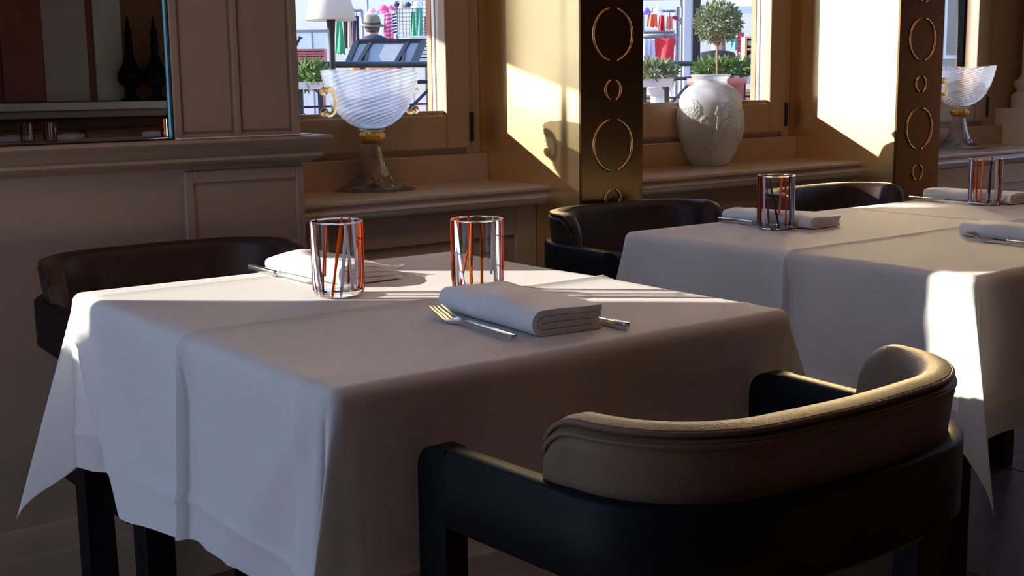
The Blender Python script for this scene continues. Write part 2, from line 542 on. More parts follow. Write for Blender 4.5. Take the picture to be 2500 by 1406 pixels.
for k in range(-2, 9):
    rings.append((zc[1] + k * stp, R2 if k % 2 == 0 else R1))
rings = [q for q in rings if .75 < q[0] < 2.35]
pier(0, P1a, P1b, rings, 'dark brass pier with split rings beside the ribbed goblet')
pier(1, P2a, P2b, rings, 'dark brass pier with split rings right of the frosted vase')

# window ledges (deep cupboard tops) with an ogee nose
lp = [(0.30, ZL - .014), (0.30, ZL), (-.002, ZL), (-.006, ZL - .004), (-.006, ZL - .010), (-.002, ZL - .013), (.004, ZL - .016), (.003, ZL - .024), (-.003, ZL - .031), (.002, ZL - .040), (.014, ZL - .046), (.022, ZL - .050), (.05, ZL - .052), (.05, ZL - .014)]
def ledge(n, xa, xb):
    o = struct('windowsill_%d' % n, prism([(YL + p, z) for p, z in lp], 'x', xa, xb), M['ledge'])
    autosmooth(o, 35)
    y = YL + .06
    struct('cupboard_face', box(xa, xb, y, y + .04, 0.0, ZL - .05), M['frame'], o)
    for a, b in ((xa, xa + .07), (xb - .07, xb)):
        struct('stile', rbox(a, b, y - .012, y + .002, .12, ZL - .053, .003, 1), M['frame'], o)
    for a, b in ((.12, .20), (ZL - .13, ZL - .053)):
        struct('rail', rbox(xa + .07, xb - .07, y - .0116, y + .002, a, b, .003, 1), M['frame'], o)
    struct('panel_bead', join(rbox(xa + .10, xb - .10, y - .006, y + .002, .23, .245, .003, 1), rbox(xa + .10, xb - .10, y - .006, y + .002, ZL - .17, ZL - .155, .003, 1),
                              rbox(xa + .10, xa + .115, y - .0055, y + .002, .23, ZL - .155, .003, 1), rbox(xb - .115, xb - .10, y - .0055, y + .002, .23, ZL - .155, .003, 1)), M['frame'], o)
    struct('skirting', rbox(xa, xb, y - .02, y + .002, 0, .12, .003, 1), M['frame'], o)
    struct('riser', rbox(xa, xb, 2.865, 2.90, ZL - .002, ZL + .076, .002, 1), M['frame'], o)
    return o
ledge(1, LOUT, P1a)
ledge(2, P1b, P2a)
ledge(3, P2b, 5.0)

# windows: fixed frame, sash, bead, pane, outer jambs and outer sill
def window(n, xa, xb, gl, gr, zb, jamb=True):
    root = sroot('window_%d' % n)
    f = M['frame']
    zt = 2.42
    struct('frame_stile', rbox(gr + .075, xb, 2.90, 2.955, ZL + .06, zt, .003, 1), f, root)
    struct('frame_stile', rbox(xa, gl - .075, 2.90, 2.955, ZL + .06, zt, .003, 1), f, root)
    struct('frame_rail', rbox(gl - .075, gr + .075, 2.905, 2.955, ZL + .05, ZL + .098, .003, 1), f, root)
    struct('sash_stile', rbox(gr, gr + .078, YS, YS + .05, ZL + .092, zt, .004, 2), f, root)
    struct('sash_stile', rbox(gl - .078, gl, YS, YS + .05, ZL + .092, zt, .004, 2), f, root)
    struct('sash_rail', rbox(gl, gr, YS + .0006, YS + .05, ZL + .092, zb, .004, 2), f, root)
    struct('sash_rail', rbox(gl, gr, YS + .0006, YS + .05, 2.34, zt, .004, 2), f, root)
    struct('bead', rbox(gl, gr, YS + .014, YS + .03, zb - .004, zb + .012, .002, 1), f, root)
    struct('pane', box(gl - .005, gr + .005, YG, YG + .004, zb - .005, 2.345), M['pane'], root)
    struct('hinge', tube([(gr + .082, YS - .002, ZL + .11), (gr + .082, YS - .002, ZL + .19)], .006, 8), M['iron'], root)
    ow = M['frame_out']
    struct('outer_bead', rbox(gr - .003, gr + .05, YS + .049, YS + .064, ZL + .09, zt, .002, 1), ow, root)
    struct('outer_jamb', box(gr - .004, xb + .14, YS + .065, YS + .085, 0, zt), M['frame_brown'], root)
    struct('outer_jamb', box(xa - .14, gl - .03, YS + .065, YS + .08, 0, zt), ow, root)
    struct('outer_sill', rbox(xa - .05, xb + .05, YS + .086, YO + .22, zb - .09, zb - .05, .003, 1), M['concrete'], root)
    return root
G1R = ony(1091, 279, YS).x
G2R = ony(1880, 247, YS).x
G3R = ony(2386, 150, YS).x
ZB1 = ony(1088, 281, YS).z
ZB2 = ony(1879, 249, YS).z
window(1, LOUT, P1a, LOUT + .08, G1R, ZB1)
window(2, P1b, P2a, P1b + .085, G2R, (ZB1 + ZB2) / 2)
window(3, P2b, 5.0, P2b + .085, G3R, ZB2)
window(4, -0.60, 0.31, -0.545, 0.235, 1.115)
# round column at the end of the window row
cxy = ony(2545, 200, 2.78)
colm = struct('wall_column', lathe([(.115, 0.0), (.115, .05), (.095, .07), (.108, .09), (.108, .105), (.086, .12), (.080, .14), (.078, 1.6)], 40), M['white'], smooth=False)
colm.location = (cxy.x, 2.78, ony(2470, 268, 2.72).z - .0)
autosmooth(colm, 40)
struct('plinth', box(-.13, .13, -.13, .13, ZL - colm.location.z, 0.0), M['white'], colm)

# ------------------------------------------------------------------ tables and cloths
TZ = 0.755
def smooth01(t): t = max(0., min(1., t)); return t * t * (3 - 2 * t)
def drape(x0, x1, y0, y1, L, seed, corners, xcl=None, nx=None):
    """cloth over the table top x0..x1,y0..y1 with overhang L; corners: dict (sx,sy)->tip direction (hx,hy).
    xcl: X beyond which the cloth just stops (butted tables)."""
    R = .016
    xm, ym = (x0 + x1) / 2, (y0 + y1) / 2
    a, b = (x1 - x0) / 2, (y1 - y0) / 2
    def samples(h):
        s = []
        n = 42
        for i in range(n + 1): s.append(-h + 2 * h * i / n)
        for q in (0.003, .008, .014, .02, .028, .04): s += [h + q, -h - q]
        m = 22
        for i in range(1, m + 1):
            t = .04 + (L - .04) * i / m
            s += [h + t, -h - t]
        return sorted(s)
    U, Vv = samples(a), samples(b)
    for c in (-.035, -.031, -.039, -.042, -.023, -.047, -b + .055, b - .055, -b - L + .055, b + L - .055):
        Vv.append(c)
    for c in (-a - L + .055, a + L - .055): U.append(c)
    U, Vv = sorted(set(round(q, 5) for q in U)), sorted(set(round(q, 5) for q in Vv))
    def roll(d):
        """overhang length d -> (out, down)"""
        arc = R * PI / 2
        if d <= 0: return 0., 0.
        if d < arc: t = d / R; return R * math.sin(t), R * (1 - math.cos(t))
        return R, R + (d - arc)
    V0 = -.035
    def tent(q, w): return max(0., 1 - abs(q) / w)
    rows = []
    for u in U:
        row = []
        for v in Vv:
            du, dv = max(0, abs(u) - a), max(0, abs(v) - b)
            sx_, sy_ = (1 if u > 0 else -1), (1 if v > 0 else -1)
            cu, cv = max(-a, min(a, u)), max(-b, min(b, v))
            X, Y, Z = xm + cu, ym + cv, TZ
            wz = noise.noise(Vector((u * 5 + seed, v * 5, seed))) * .0010
            # ironed folds: one along the middle, faint ones near the edges
            cr = .0040 * tent(v - V0, .016) + .0020 * tent(v - V0, .14)
            cr += .0018 * tent(v + b - .055, .010) + .0018 * tent(v - b + .055, .010)
            if du == 0 and dv == 0:
                edge = min(a - abs(u), b - abs(v))
                row.append(Vector((X, Y, Z + wz + cr)))
                continue
            hem = .0042 * tent(L - .055 - max(du, dv), .010)
            if du > 0 and dv == 0:
                o, dn = roll(du)
                k = dn / L
                wav = .010 * k * math.sin(v * 17 + seed) + .006 * k * noise.noise(Vector((v * 9, seed, 3.)))
                # fold that runs down the face from the corner
                for s2 in (-1, 1):
                    ang = math.atan2(b - s2 * v, max(dn, 1e-4))
                    amp = corners.get(('f', sx_, s2), (0.05, 0.02))
                    rr = math.hypot(dn, b - s2 * v)
                    wav += rr * (amp[0] * math.exp(-((ang - .76) / .13) ** 2) - amp[1] * math.exp(-((ang - .40) / .20) ** 2)) * smooth01(dn / .05) * max(0, 1 - rr / .75)
                c2 = (-.015 * max(0., 1 - (V0 - v) / .06) * smooth01((V0 - v) / .004) * smooth01(k * 3)) if (sx_ < 0 and v < V0) else 0.
                fl = .035 * dn
                row.append(Vector((X + sx_ * (o + fl + wav + hem + cr * 2 + c2 + .004 * tent(v + .155, .012) * smooth01(k * 2) + .003 * tent(v - .10, .012) * smooth01(k * 2)), Y, Z - dn + .05 * k * noise.noise(Vector((v * 4, seed, 9.))) * .3)))
            elif dv > 0 and du == 0:
                o, dn = roll(dv)
                k = dn / L
                wav = .010 * k * math.sin(u * 15 + seed * 2) + .006 * k * noise.noise(Vector((u * 9, seed, 5.)))
                row.append(Vector((X, Y + sy_ * (o + .03 * dn + wav + hem), Z - dn)))
            else:
                rho, th = math.hypot(du, dv), math.atan2(dv, du)
                tip = corners.get((sx_, sy_), (.22 * sx_, .22 * sy_))
                w = math.exp(-((th - PI / 4) / .36) ** 2)
                t = th / (PI / 2)
                h0 = Vector((sx_ * .035, -.0 * sy_)); h1 = Vector((0, sy_ * .03))
                h = (h0.lerp(h1, smooth01(t))) * (1 - w) + Vector(tip) * w
                dn_ = math.sqrt(max(.2, 1 - h.length_squared))
                o, dd = roll(rho)
                e = Vector((sx_ * math.cos(th), sy_ * math.sin(th))) * min(o, R)
                k = max(0, rho - R * PI / 2)
                e = e * (1 if True else 0)
                row.append(Vector((X + e.x + h.x * k, Y + e.y + h.y * k, Z - min(dd, R) - dn_ * k)))
        rows.append(row)
    return strip(rows)
def table(x0, x1, y0, y1, label):
    t = thing('dining_table', ((x0 + x1) / 2, (y0 + y1) / 2, 0), label, 'table', 'tables along the window wall')
    a, b = (x1 - x0) / 2 - .006, (y1 - y0) / 2 - .006
    mobj('table_top', rbox(-a, a, -b, b, TZ - .036, TZ - .005, .006, 2), M['black'], t)
    mobj('apron', join(box(-a + .05, a - .05, -b + .05, -b + .07, TZ - .10, TZ - .036), box(-a + .05, a - .05, b - .07, b - .05, TZ - .10, TZ - .036),
                       box(-a + .05, -a + .07, -b + .07, b - .07, TZ - .10, TZ - .036), box(a - .07, a - .05, -b + .07, b - .07, TZ - .10, TZ - .036)), M['black'], t)
    for sx_ in (-1, 1):
        for sy_ in (-1, 1):
            cx_, cy_ = sx_ * (a - .06), sy_ * (b - .06)
            mobj('leg', rbox(cx_ - .025, cx_ + .025, cy_ - .025, cy_ + .025, 0, TZ - .036, .003, 1), M['black'], t)
    return t
TY0, TY1 = 1.143, 1.943
T1 = (0.632, 1.325); T2 = (1.79, 2.478); T3 = (2.494, 3.182)
table(*T1, TY0, TY1, 'square black table under the nearest white cloth')
table(*T2, TY0, TY1, 'black table under the second white cloth, behind the near table')
table(*T3, TY0, TY1, 'black table under the farthest white cloth, butted to the second')
def cloth(rng, seed, corners, label, L=.283):
    v = drape(rng[0], rng[1], TY0, TY1, L, seed, corners)
    o = mobj('tablecloth', v, M['cloth'], None, True)
    tag(o, label, 'tablecloth', 'white tablecloths')
    return o
cloth(T1, 1.3, {(-1, 1): (-.26, .16), (-1, -1): (-.20, -.05), (1, -1): (.22, -.20), ('f', -1, 1): (.20, .26), ('f', -1, -1): (.03, .06)}, 'white cloth on the nearest table, half in the sun')
cloth(T2, 4.1, {(-1, 1): (-.20, .10), (-1, -1): (-.05, -.18), ('f', -1, 1): (.04, .03), ('f', -1, -1): (.03, .03)}, 'white cloth on the second table with one sunlit corner')
c3 = cloth(T3, 7.7, {(-1, 1): (0, .1), (-1, -1): (0, -.1)}, 'shaded white cloth on the farthest table beside the last tumbler')
# the third table is butted against the second: its facing side is tucked flat
for v in c3.data.vertices:
    v.co.x = max(v.co.x, T3[0] - .004) if v.co.z < TZ else v.co.x
for o in COL.objects:
    if o.name == 'tablecloth.001':
        for v in o.data.vertices:
            if v.co.x > T2[1] + .004: v.co.x = T2[1] + .004 - .004 * (TZ - v.co.z)

# ------------------------------------------------------------------ armchairs
def upath(off, y_front, n=14, hw=.252, rear=-.18, rx=.15, ry=.14):
    """U shaped plan line, offset outward by off; from the left front round the back to the right front"""
    pts = []
    def add(x, y, nx, ny): pts.append((Vector((x + nx * off, y + ny * off)), Vector((nx, ny))))
    ys = rear + ry
    m = 6
    for i in range(m): add(-hw - .010 * (1 - i / m), y_front + (ys - y_front) * i / m, -1, 0)
    for i in range(n + 1):
        t = PI / 2 * i / n
        nx, ny = -math.cos(t) / rx, -math.sin(t) / ry
        l = math.hypot(nx, ny)
        add(-hw + rx - rx * math.cos(t), ys - ry * math.sin(t), nx / l, ny / l)
    left = pts[:]
    k = 6
    xa, xb = -hw + rx, hw - rx
    for i in range(1, k):
        add(xa + (xb - xa) * i / k, rear - .006 * math.sin(PI * i / k), 0, -1)
    for p, q in reversed(left):
        pts.append((Vector((-p.x, p.y)), Vector((-q.x, q.y))))
    return pts
def sweep(path, section, cap=True):
    """path: list of (point2, normal2); section(i) -> list of (offset, z)"""
    V, Fc = [], []
    for i, (p, nn) in enumerate(path):
        s = section(i)
        for o, z in s: V.append(Vector((p.x + nn.x * o, p.y + nn.y * o, z)))
    m = len(s)
    for i in range(len(path) - 1):
        for k in range(m):
            Fc.append((i * m + k, (i + 1) * m + k, (i + 1) * m + (k + 1) % m, i * m + (k + 1) % m))
    if cap:
        Fc.append(tuple(range(m)))
        Fc.append(tuple(reversed(range((len(path) - 1) * m, len(path) * m))))
    return V, Fc
def make_chair(loc, rz, label, leather):
    t = thing('armchair', loc, label, 'chair', 'leather armchairs at the window tables', rz)
    bz0, bz1 = .604, .69
    path = upath(0, .14)
    def sec(i):
        w = .014
        c = .004
        return [(-w, bz0 + c), (-w + c, bz0), (w - c, bz0), (w, bz0 + c), (w, bz1 - c), (w - c, bz1), (-w + c, bz1), (-w, bz1 - c)]
    autosmooth(mobj('arm_band', sweep(path, sec), M['black'], t), 50)
    for s in (-1, 1):
        # front post: arm end with a rounded shoulder running down as a leg
        prof = []
        yf, yb, r = .188, .136, .032
        for i in range(9):
            a = PI / 2 * i / 8
            prof.append((yf - r + r * math.sin(a), bz1 - r + r * math.cos(a)))
        prof += [(yf, 0.0), (yb, 0.0), (yb, bz1)]
        xo, xi = s * .276, s * .248
        v = prism(prof, 'x', min(xo, xi), max(xo, xi))
        autosmooth(mobj('leg', v, M['black'], t), 40)
        mobj('leg', join(bar((s * .15, -.120, 0), (s * .15, -.150, bz0 + .02), .045, .03)), M['black'], t)
    # upholstered back: tall in the middle, rounded down at the ends
    pp = upath(-.034, .0)
    lens = [0.]
    for i in range(1, len(pp)): lens.append(lens[-1] + (pp[i][0] - pp[i - 1][0]).length)
    T = lens[-1]
    # resample finely
    fine, NN = [], 96
    for i in range(NN + 1):
        s = T * i / NN
        k = max(j for j in range(len(lens)) if lens[j] <= s + 1e-9)
        k = min(k, len(lens) - 2)
        q = (s - lens[k]) / (lens[k + 1] - lens[k])
        fine.append((pp[k][0].lerp(pp[k + 1][0], q), pp[k][1].lerp(pp[k + 1][1], q).normalized(), s))
    def top(s):
        e = min(s, T - s)
        r = .052
        if e < r: return .762 - r * .95 + .95 * math.sqrt(max(0, r * r - (r - e) ** 2))
        return .762
    zb = .585
    def psec(i):
        s = fine[i][2]
        zt = top(s)
        e = min(s, T - s)
        w = .021 * min(1, .62 + .38 * math.sqrt(min(1, e / .03)))
        ln = .10
        out = []
        def P(o, z): out.append((o + (z - zb) * ln, z))
        P(-w, zb); P(w, zb)
        P(w, zt - .034); P(w + .001, zt - .026); P(w - .002, zt - .020); P(w + .0005, zt - .013); P(w - .006, zt - .010); P(w - .006, zt - .003)
        P(w * .25, zt); P(-w * .35, zt - .0005); P(-w * .75, zt - .006); P(-w, zt - .016); P(-w * 1.02, zt - .05)
        return out
    autosmooth(mobj('backrest', sweep([(p, q) for p, q, s in fine], psec), leather, t), 60)
    def pipe(oo, dz):
        pts = []
        for p, q, s in fine[1:-1]:
            z = top(s) + dz
            o = oo + (z - zb) * .10
            e = min(s, T - s)
            o -= oo * (1 - min(1, .62 + .38 * math.sqrt(min(1, e / .03))))
            pts.append((p.x + q.x * o, p.y + q.y * o, z))
        return tube(pts, .0028, 6)
    mobj('piping', pipe(.0205, -.017), leather, t, True)
    mobj('piping', pipe(.0165, -.006), leather, t, True)
    sv = rbox(-.225, .225, -.135, .30, .395, .47, .03, 4)
    mobj('seat', sv, leather, t, True)
    mobj('seat_rail', join(box(-.246, .246, -.15, .30, .365, .395)), M['black'], t)
    return t
ch0 = make_chair((0.983, 0.920, 0), 0, 'taupe leather armchair with black arm band in the foreground', M['leather'])
# maroon twin of the leather meshes
chairs = []
for x, y, lab in ((0.928, 2.245, 'dark maroon leather armchair behind the nearest table against the panelled wall'),
                  (2.125, 2.235, 'dark leather armchair in front of the first brass pier'),
                  (2.88, 2.23, 'dark leather armchair at the farthest table before the second brass pier')):
    c = copy_tree(ch0)
    c.location = (x, y, 0)
    c.rotation_euler = (0, 0, PI)
    c['label'] = lab
    for o in c.children:
        if o.data.materials[0].name == 'taupe_leather':
            o.material_slots[0].link = 'OBJECT'
            o.material_slots[0].material = M['leather_dark']

# ------------------------------------------------------------------ tumblers
def tumbler(loc, canes, label, rz=0.0, H=.112, Rr=.0395):
    t = thing('tumbler', loc, label, 'drinking glass', 'striped tumblers', rz)
    w = .0020
    prof = [(Rr * .985, .010), (Rr, .024), (Rr, H - .001), (Rr - w, H - .001), (Rr - w, .024), (Rr - w - .002, .0115)]
    autosmooth(mobj('glass_wall', lathe(prof, 64, close=True), M['glass'], t), 60)
    prof = [(0.0001, .0), (Rr * .80, .0), (Rr * .93, .003), (Rr * .984, .0098), (Rr * .90, .0105), (Rr * .7, .0085), (0.0001, .008)]
    autosmooth(mobj('glass_base', lathe(prof, 64), M['glass_base'], t), 60)
    mobj('rim', tube([((Rr - w / 2) * math.cos(2 * PI * k / 64), (Rr - w / 2) * math.sin(2 * PI * k / 64), H - .0008) for k in range(64)], .00115, 8, True), M['glass_base'], t, True)
    for (a0, a1, wd, key, z0, z1) in canes:
        rows = []
        n = 14
        for i in range(n + 1):
            q = i / n
            z = z0 * H + (z1 - z0) * H * q
            ang = math.radians(a0 + (a1 - a0) * q)
            rr = Rr + .0003
            if z < .024: rr = Rr * (.93 + .07 * smooth01((z - .003) / .021)) + .0003
            ww = .78 * wd / Rr / 2 * (1 + .15 * math.sin(q * 7 + a0)) * min(1, .3 + 4 * min(q, 1 - q) + .5)
            rows.append([Vector((rr * math.cos(ang + ww * k), rr * math.sin(ang + ww * k), z)) for k in (-1, -.33, .33, 1)])
        # thin shell of coloured glass
        outer = strip(rows)
        inner = [[Vector((p.x * .982, p.y * .982, p.z)) for p in r] for r in rows]
        N = len(outer[0])
        Vv = outer[0] + [p for r in inner for p in r]
        Fc = outer[1] + [tuple(reversed([i + N for i in f])) for f in outer[1]]
        for i in range(n):
            Fc.append((i * 4, i * 4 + 4, N + i * 4 + 4, N + i * 4)); Fc.append((i * 4 + 3, N + i * 4 + 3, N + i * 4 + 7, i * 4 + 7))
        Fc.append((0, N, N + 1, 1)); Fc.append((1, N + 1, N + 2, 2)); Fc.append((2, N + 2, N + 3, 3))
        mobj('colour_stripe', (Vv, Fc), M['cane_' + key], t, True)
    return t
# angles measured from the direction that faces the camera: 0 = front, + = to the viewer's right
VA = math.degrees(math.atan2(-math.sin(YAW), -math.cos(YAW)))
def canes(lst): return [(VA + a, VA + b, w, k, z0, z1) for a, b, w, k, z0, z1 in lst]
C1 = canes([(-42, -60, .007, 'white', .03, 1), (-58, -62, .006, 'lilac', .02, 1), (-8, 18, .0055, 'orange', .02, .98), (-30, -18, .004, 'black', .05, .98), (-22, -14, .004, 'red', .3, .98), (12, 28, .0065, 'white', .02, .96), (40, 26, .006, 'white', .1, 1),
            (78, 84, .006, 'red', .05, 1), (-84, -88, .006, 'red', .05, 1), (140, 150, .007, 'white', .05, 1), (200, 176, .006, 'orange', .05, 1), (228, 240, .005, 'black', .1, 1), (165, 158, .005, 'red', .1, 1)])
C2 = canes([(-28, -50, .0075, 'lilac', .03, .97), (-50, -52, .006, 'white', .02, 1), (-44, -20, .005, 'red', .02, .6), (-14, -10, .0065, 'orange', .02, .98), (10, 12, .006, 'orange', .02, .98), (-12, -8, .003, 'black', .4, .98), (12, 9, .003, 'black', .5, .98),
            (44, 40, .007, 'white', .05, 1), (62, 58, .005, 'lilac', .05, 1), (82, 86, .006, 'red', .05, 1), (-82, -86, .006, 'red', .05, 1), (150, 142, .006, 'white', .2, 1), (196, 200, .006, 'red', .05, 1), (235, 228, .006, 'orange', .1, 1)])
C3 = canes([(0, -34, .0055, 'black', .02, .98), (-48, -50, .006, 'lilac', .05, 1), (-70, -74, .007, 'red', .03, 1), (22, 16, .005, 'red', .05, .98), (36, 30, .004, 'black', .05, 1), (64, 62, .007, 'white', .05, 1), (84, 88, .006, 'red', .05, 1),
            (160, 150, .006, 'orange', .05, 1), (190, 200, .005, 'red', .05, 1), (225, 215, .006, 'white', .1, 1)])
C4 = canes([(-50, -52, .006, 'red', .03, 1), (-36, -30, .005, 'orange', .05, 1), (-6, -4, .006, 'black', .05, .98), (16, 18, .008, 'white', .05, .98), (46, 50, .006, 'red', .03, 1), (70, 70, .007, 'lilac', .05, 1), (-80, -80, .006, 'lilac', .05, 1),
            (150, 140, .006, 'red', .05, 1), (200, 205, .006, 'orange', .1, 1), (235, 235, .006, 'white', .1, 1)])
G1, G2, G3, G4 = onz(828, 722, TZ), onz(1167, 716, TZ), onz(1893, 558, TZ), onz(2403, 500, TZ)
LZ = Vector((0, 0, .0015))
tumbler(G1 + LZ, C1, 'striped tumbler beside the crumpled napkin on the nearest table')
tumbler(G2 + LZ, C2, 'striped tumbler behind the thick folded napkin on the nearest table')
tumbler(G3 + LZ, C3, 'striped tumbler alone on the second table')
tumbler(G4 + LZ, C4, 'striped tumbler on the farthest table below the half hidden goblet')

# ------------------------------------------------------------------ napkins and cutlery
def napkin(loc, rz, label, W=.115, Ln=.20, layers=4, th=.0052, puff=.010, seed=0., taper=0.0):
    """book folded napkin: nested rounded folds on the -X side, loose layers on +X, run along Y"""
    w2 = W / 2
    pairs = max(1, layers // 2)
    gap = th * 1.12
    H = 2 * pairs * gap
    parts = []
    for q in range(pairs):
        r = (H / 2) - gap * (q + .5)
        zc_ = H / 2
        xl = -w2 + H / 2
        pts = []
        n = 12
        for i in range(n + 1):
            pts.append((w2 * (.97 - .07 * q) + (xl - w2 * (.97 - .07 * q)) * i / n, zc_ - r))
        for i in range(1, 8):
            a = -PI / 2 - PI * i / 8
            pts.append((xl + (r if r > .002 else .002) * 1.0 * math.cos(a), zc_ + r * math.sin(a)))
        for i in range(n + 1):
            pts.append((xl + (w2 * (1 - .05 * q) - xl) * i / n, zc_ + r))
        left, right = [], []
        for i in range(len(pts)):
            p, s = pts[max(0, i - 1)], pts[min(len(pts) - 1, i + 1)]
            t = Vector((s[0] - p[0], s[1] - p[1])).normalized()
            nn = Vector((-t.y, t.x)) * th * .5
            left.append(Vector((pts[i][0] + nn.x, pts[i][1] + nn.y)))
            right.append(Vector((pts[i][0] - nn.x, pts[i][1] - nn.y)))
        ring = left + right[::-1]
        rows = []
        N = 30
        for j in range(N + 1):
            y = -Ln / 2 + Ln * j / N
            e = abs(2 * j / N - 1)
            row = []
            for p in ring:
                k = max(0, p.y / H)
                lift = puff * k * (.55 + .45 * math.cos(p.x / w2 * 1.6 + .4)) * (.75 + .9 * noise.noise(Vector((p.x * 18, y * 14, seed))) + .2 * math.sin(y * 30 + seed))
                sh = .012 * noise.noise(Vector((y * 9, seed, 2.))) * (.2 + k)
                yy = y * (1 - taper * k * (p.x / w2 + 1) / 2) + .007 * k * noise.noise(Vector((p.x * 22, seed, 7. + q)))
                zz = p.y + lift * (1 - .3 * e * e)
                row.append(Vector((p.x + sh, yy, max(.0004, zz))))
            rows.append(row + [row[0]])
        V, Fc = strip(rows)
        m = len(ring) + 1
        half = len(left)
        for j in (0, N):
            for i in range(half - 1):
                f4 = (j * m + i, j * m + i + 1, j * m + 2 * half - 2 - i, j * m + 2 * half - 1 - i)
                Fc.append(f4 if j else tuple(reversed(f4)))
        parts.append((V, Fc))
    o = mobj('napkin', join(*parts), M['napkin'], None, True, loc, (0, 0, rz))
    autosmooth(o, 60)
    return tag(o, label, 'napkin', 'folded white napkins')
def fork(loc, rz, label):
    """handle end at -Y, tines towards +Y; length 0.20"""
    t = thing('fork', loc, label, 'fork', 'table forks', rz)
    hv = rbox(-.0042, .0042, -.10, .018, .002, .0085, .0016, 2)
    def bend(p):
        y = p.y
        if y < 0.018: z = 0
        else:
            q = (y - .018) / .09
            z = -.003 * math.sin(min(1, q * 1.6) * PI) + .016 * max(0, q - .45) ** 1.4 * 1.6
        return Vector((p.x, p.y, p.z + z))
    mobj('handle', hv, M['steel'], t, False)
    autosmooth(t.children[0], 40)
    prof = [(.018, .0036), (.03, .0032), (.040, .0045), (.048, .0095), (.056, .0118), (.064, .0118)]
    rows = []
    for y, w in prof:
        rows.append([bend(Vector((w * k, y, .0058 - .0016 * (1 - k * k) * (1 if y > .045 else 0)))) for k in (-1, -.5, 0, .5, 1)])
    autosmooth(mobj('fork_head', slab(rows, (0, 0, -.0028)), M['steel'], t), 50)
    for k in range(4):
        x = -.0098 + .0065 * k
        rows = []
        for i in range(9):
            y = .062 + .043 * i / 8
            w = .0019 * (1 - .45 * (i / 8) ** 3)
            xx = x * (1 - .06 * i / 8)
            zz = .0058 - .0016 * (1 - (x / .0118) ** 2)
            rows.append([bend(Vector((xx - w, y, zz))), bend(Vector((xx + w, y, zz)))])
        autosmooth(mobj('tine', slab(rows, (0, 0, -.0022)), M['steel'], t), 50)
    return t
def knife(loc, rz, label):
    """handle end at -Y, blade towards +Y"""
    t = thing('table_knife', loc, label, 'knife', 'table knives', rz)
    autosmooth(mobj('handle', rbox(-.005, .005, -.11, -.005, .0, .0095, .0018, 2), M['steel'], t), 40)
    prof = [(-.005, -.004, .004), (.004, -.0055, .0055), (.03, -.0095, .0055), (.08, -.0105, .0055), (.10, -.009, .005), (.112, -.004, .0035)]
    rows = [[Vector((a, y, .0055)), Vector(((a + b) / 2, y, .006)), Vector((b, y, .0062))] for y, a, b in prof]
    autosmooth(mobj('blade', slab(rows, (0, 0, -.0018)), M['steel'], t), 40)
    return t
def dirz(p, q):
    """rotation about Z that turns +Y onto q - p"""
    d = q - p
    return math.atan2(-d.x, d.y)
S = TZ + .0018
# near place of the first table
napkin((1.001, 1.312, S), -.08, 'thick folded white napkin between fork and knife in the foreground', W=.108, Ln=.235, layers=4, th=.0066, puff=.010, seed=1.)
fork((.9195, 1.298, S), -.105, 'steel fork lying left of the thick folded napkin')
knife((1.062, 1.272, S), .0, 'knife with only its handle showing from under the thick folded napkin')
# far place of the first table
napkin((1.018, 1.838, S), .04, 'crumpled white napkin in the sun behind the first tumbler', W=.125, Ln=.24, layers=4, th=.0034, puff=.018, seed=5.7, taper=.30)
knife((.930, 1.868, S), PI - .03, 'sunlit knife lying beside the crumpled napkin')
fork((1.090, 1.868, S), PI + .10, 'fork with its tines showing beyond the crumpled napkin')
# second table
napkin((2.120, 1.828, S), .05, 'white napkin behind the tumbler on the second table', W=.105, Ln=.24, layers=4, th=.0048, puff=.008, seed=9.)
knife((2.050, 1.835, S), PI - .02, 'shaded knife beside the napkin on the second table')
fork((2.190, 1.848, S), PI + .09, 'fork whose tines stick out beyond the napkin on the second table')
napkin((2.245, 1.315, S), -.05, 'white napkin cut off by the frame on the second table', W=.105, Ln=.24, layers=4, th=.0048, puff=.010, seed=12.)
fork((2.155, 1.290, S), -.10, 'fork pointing into the second table at the right edge')
# third table
napkin((2.868, 1.830, S), .04, 'white napkin behind the tumbler on the farthest table', W=.105, Ln=.24, layers=4, th=.0048, puff=.006, seed=15.)
knife((2.762, 1.845, S), PI - .02, 'knife beside the napkin on the farthest table')

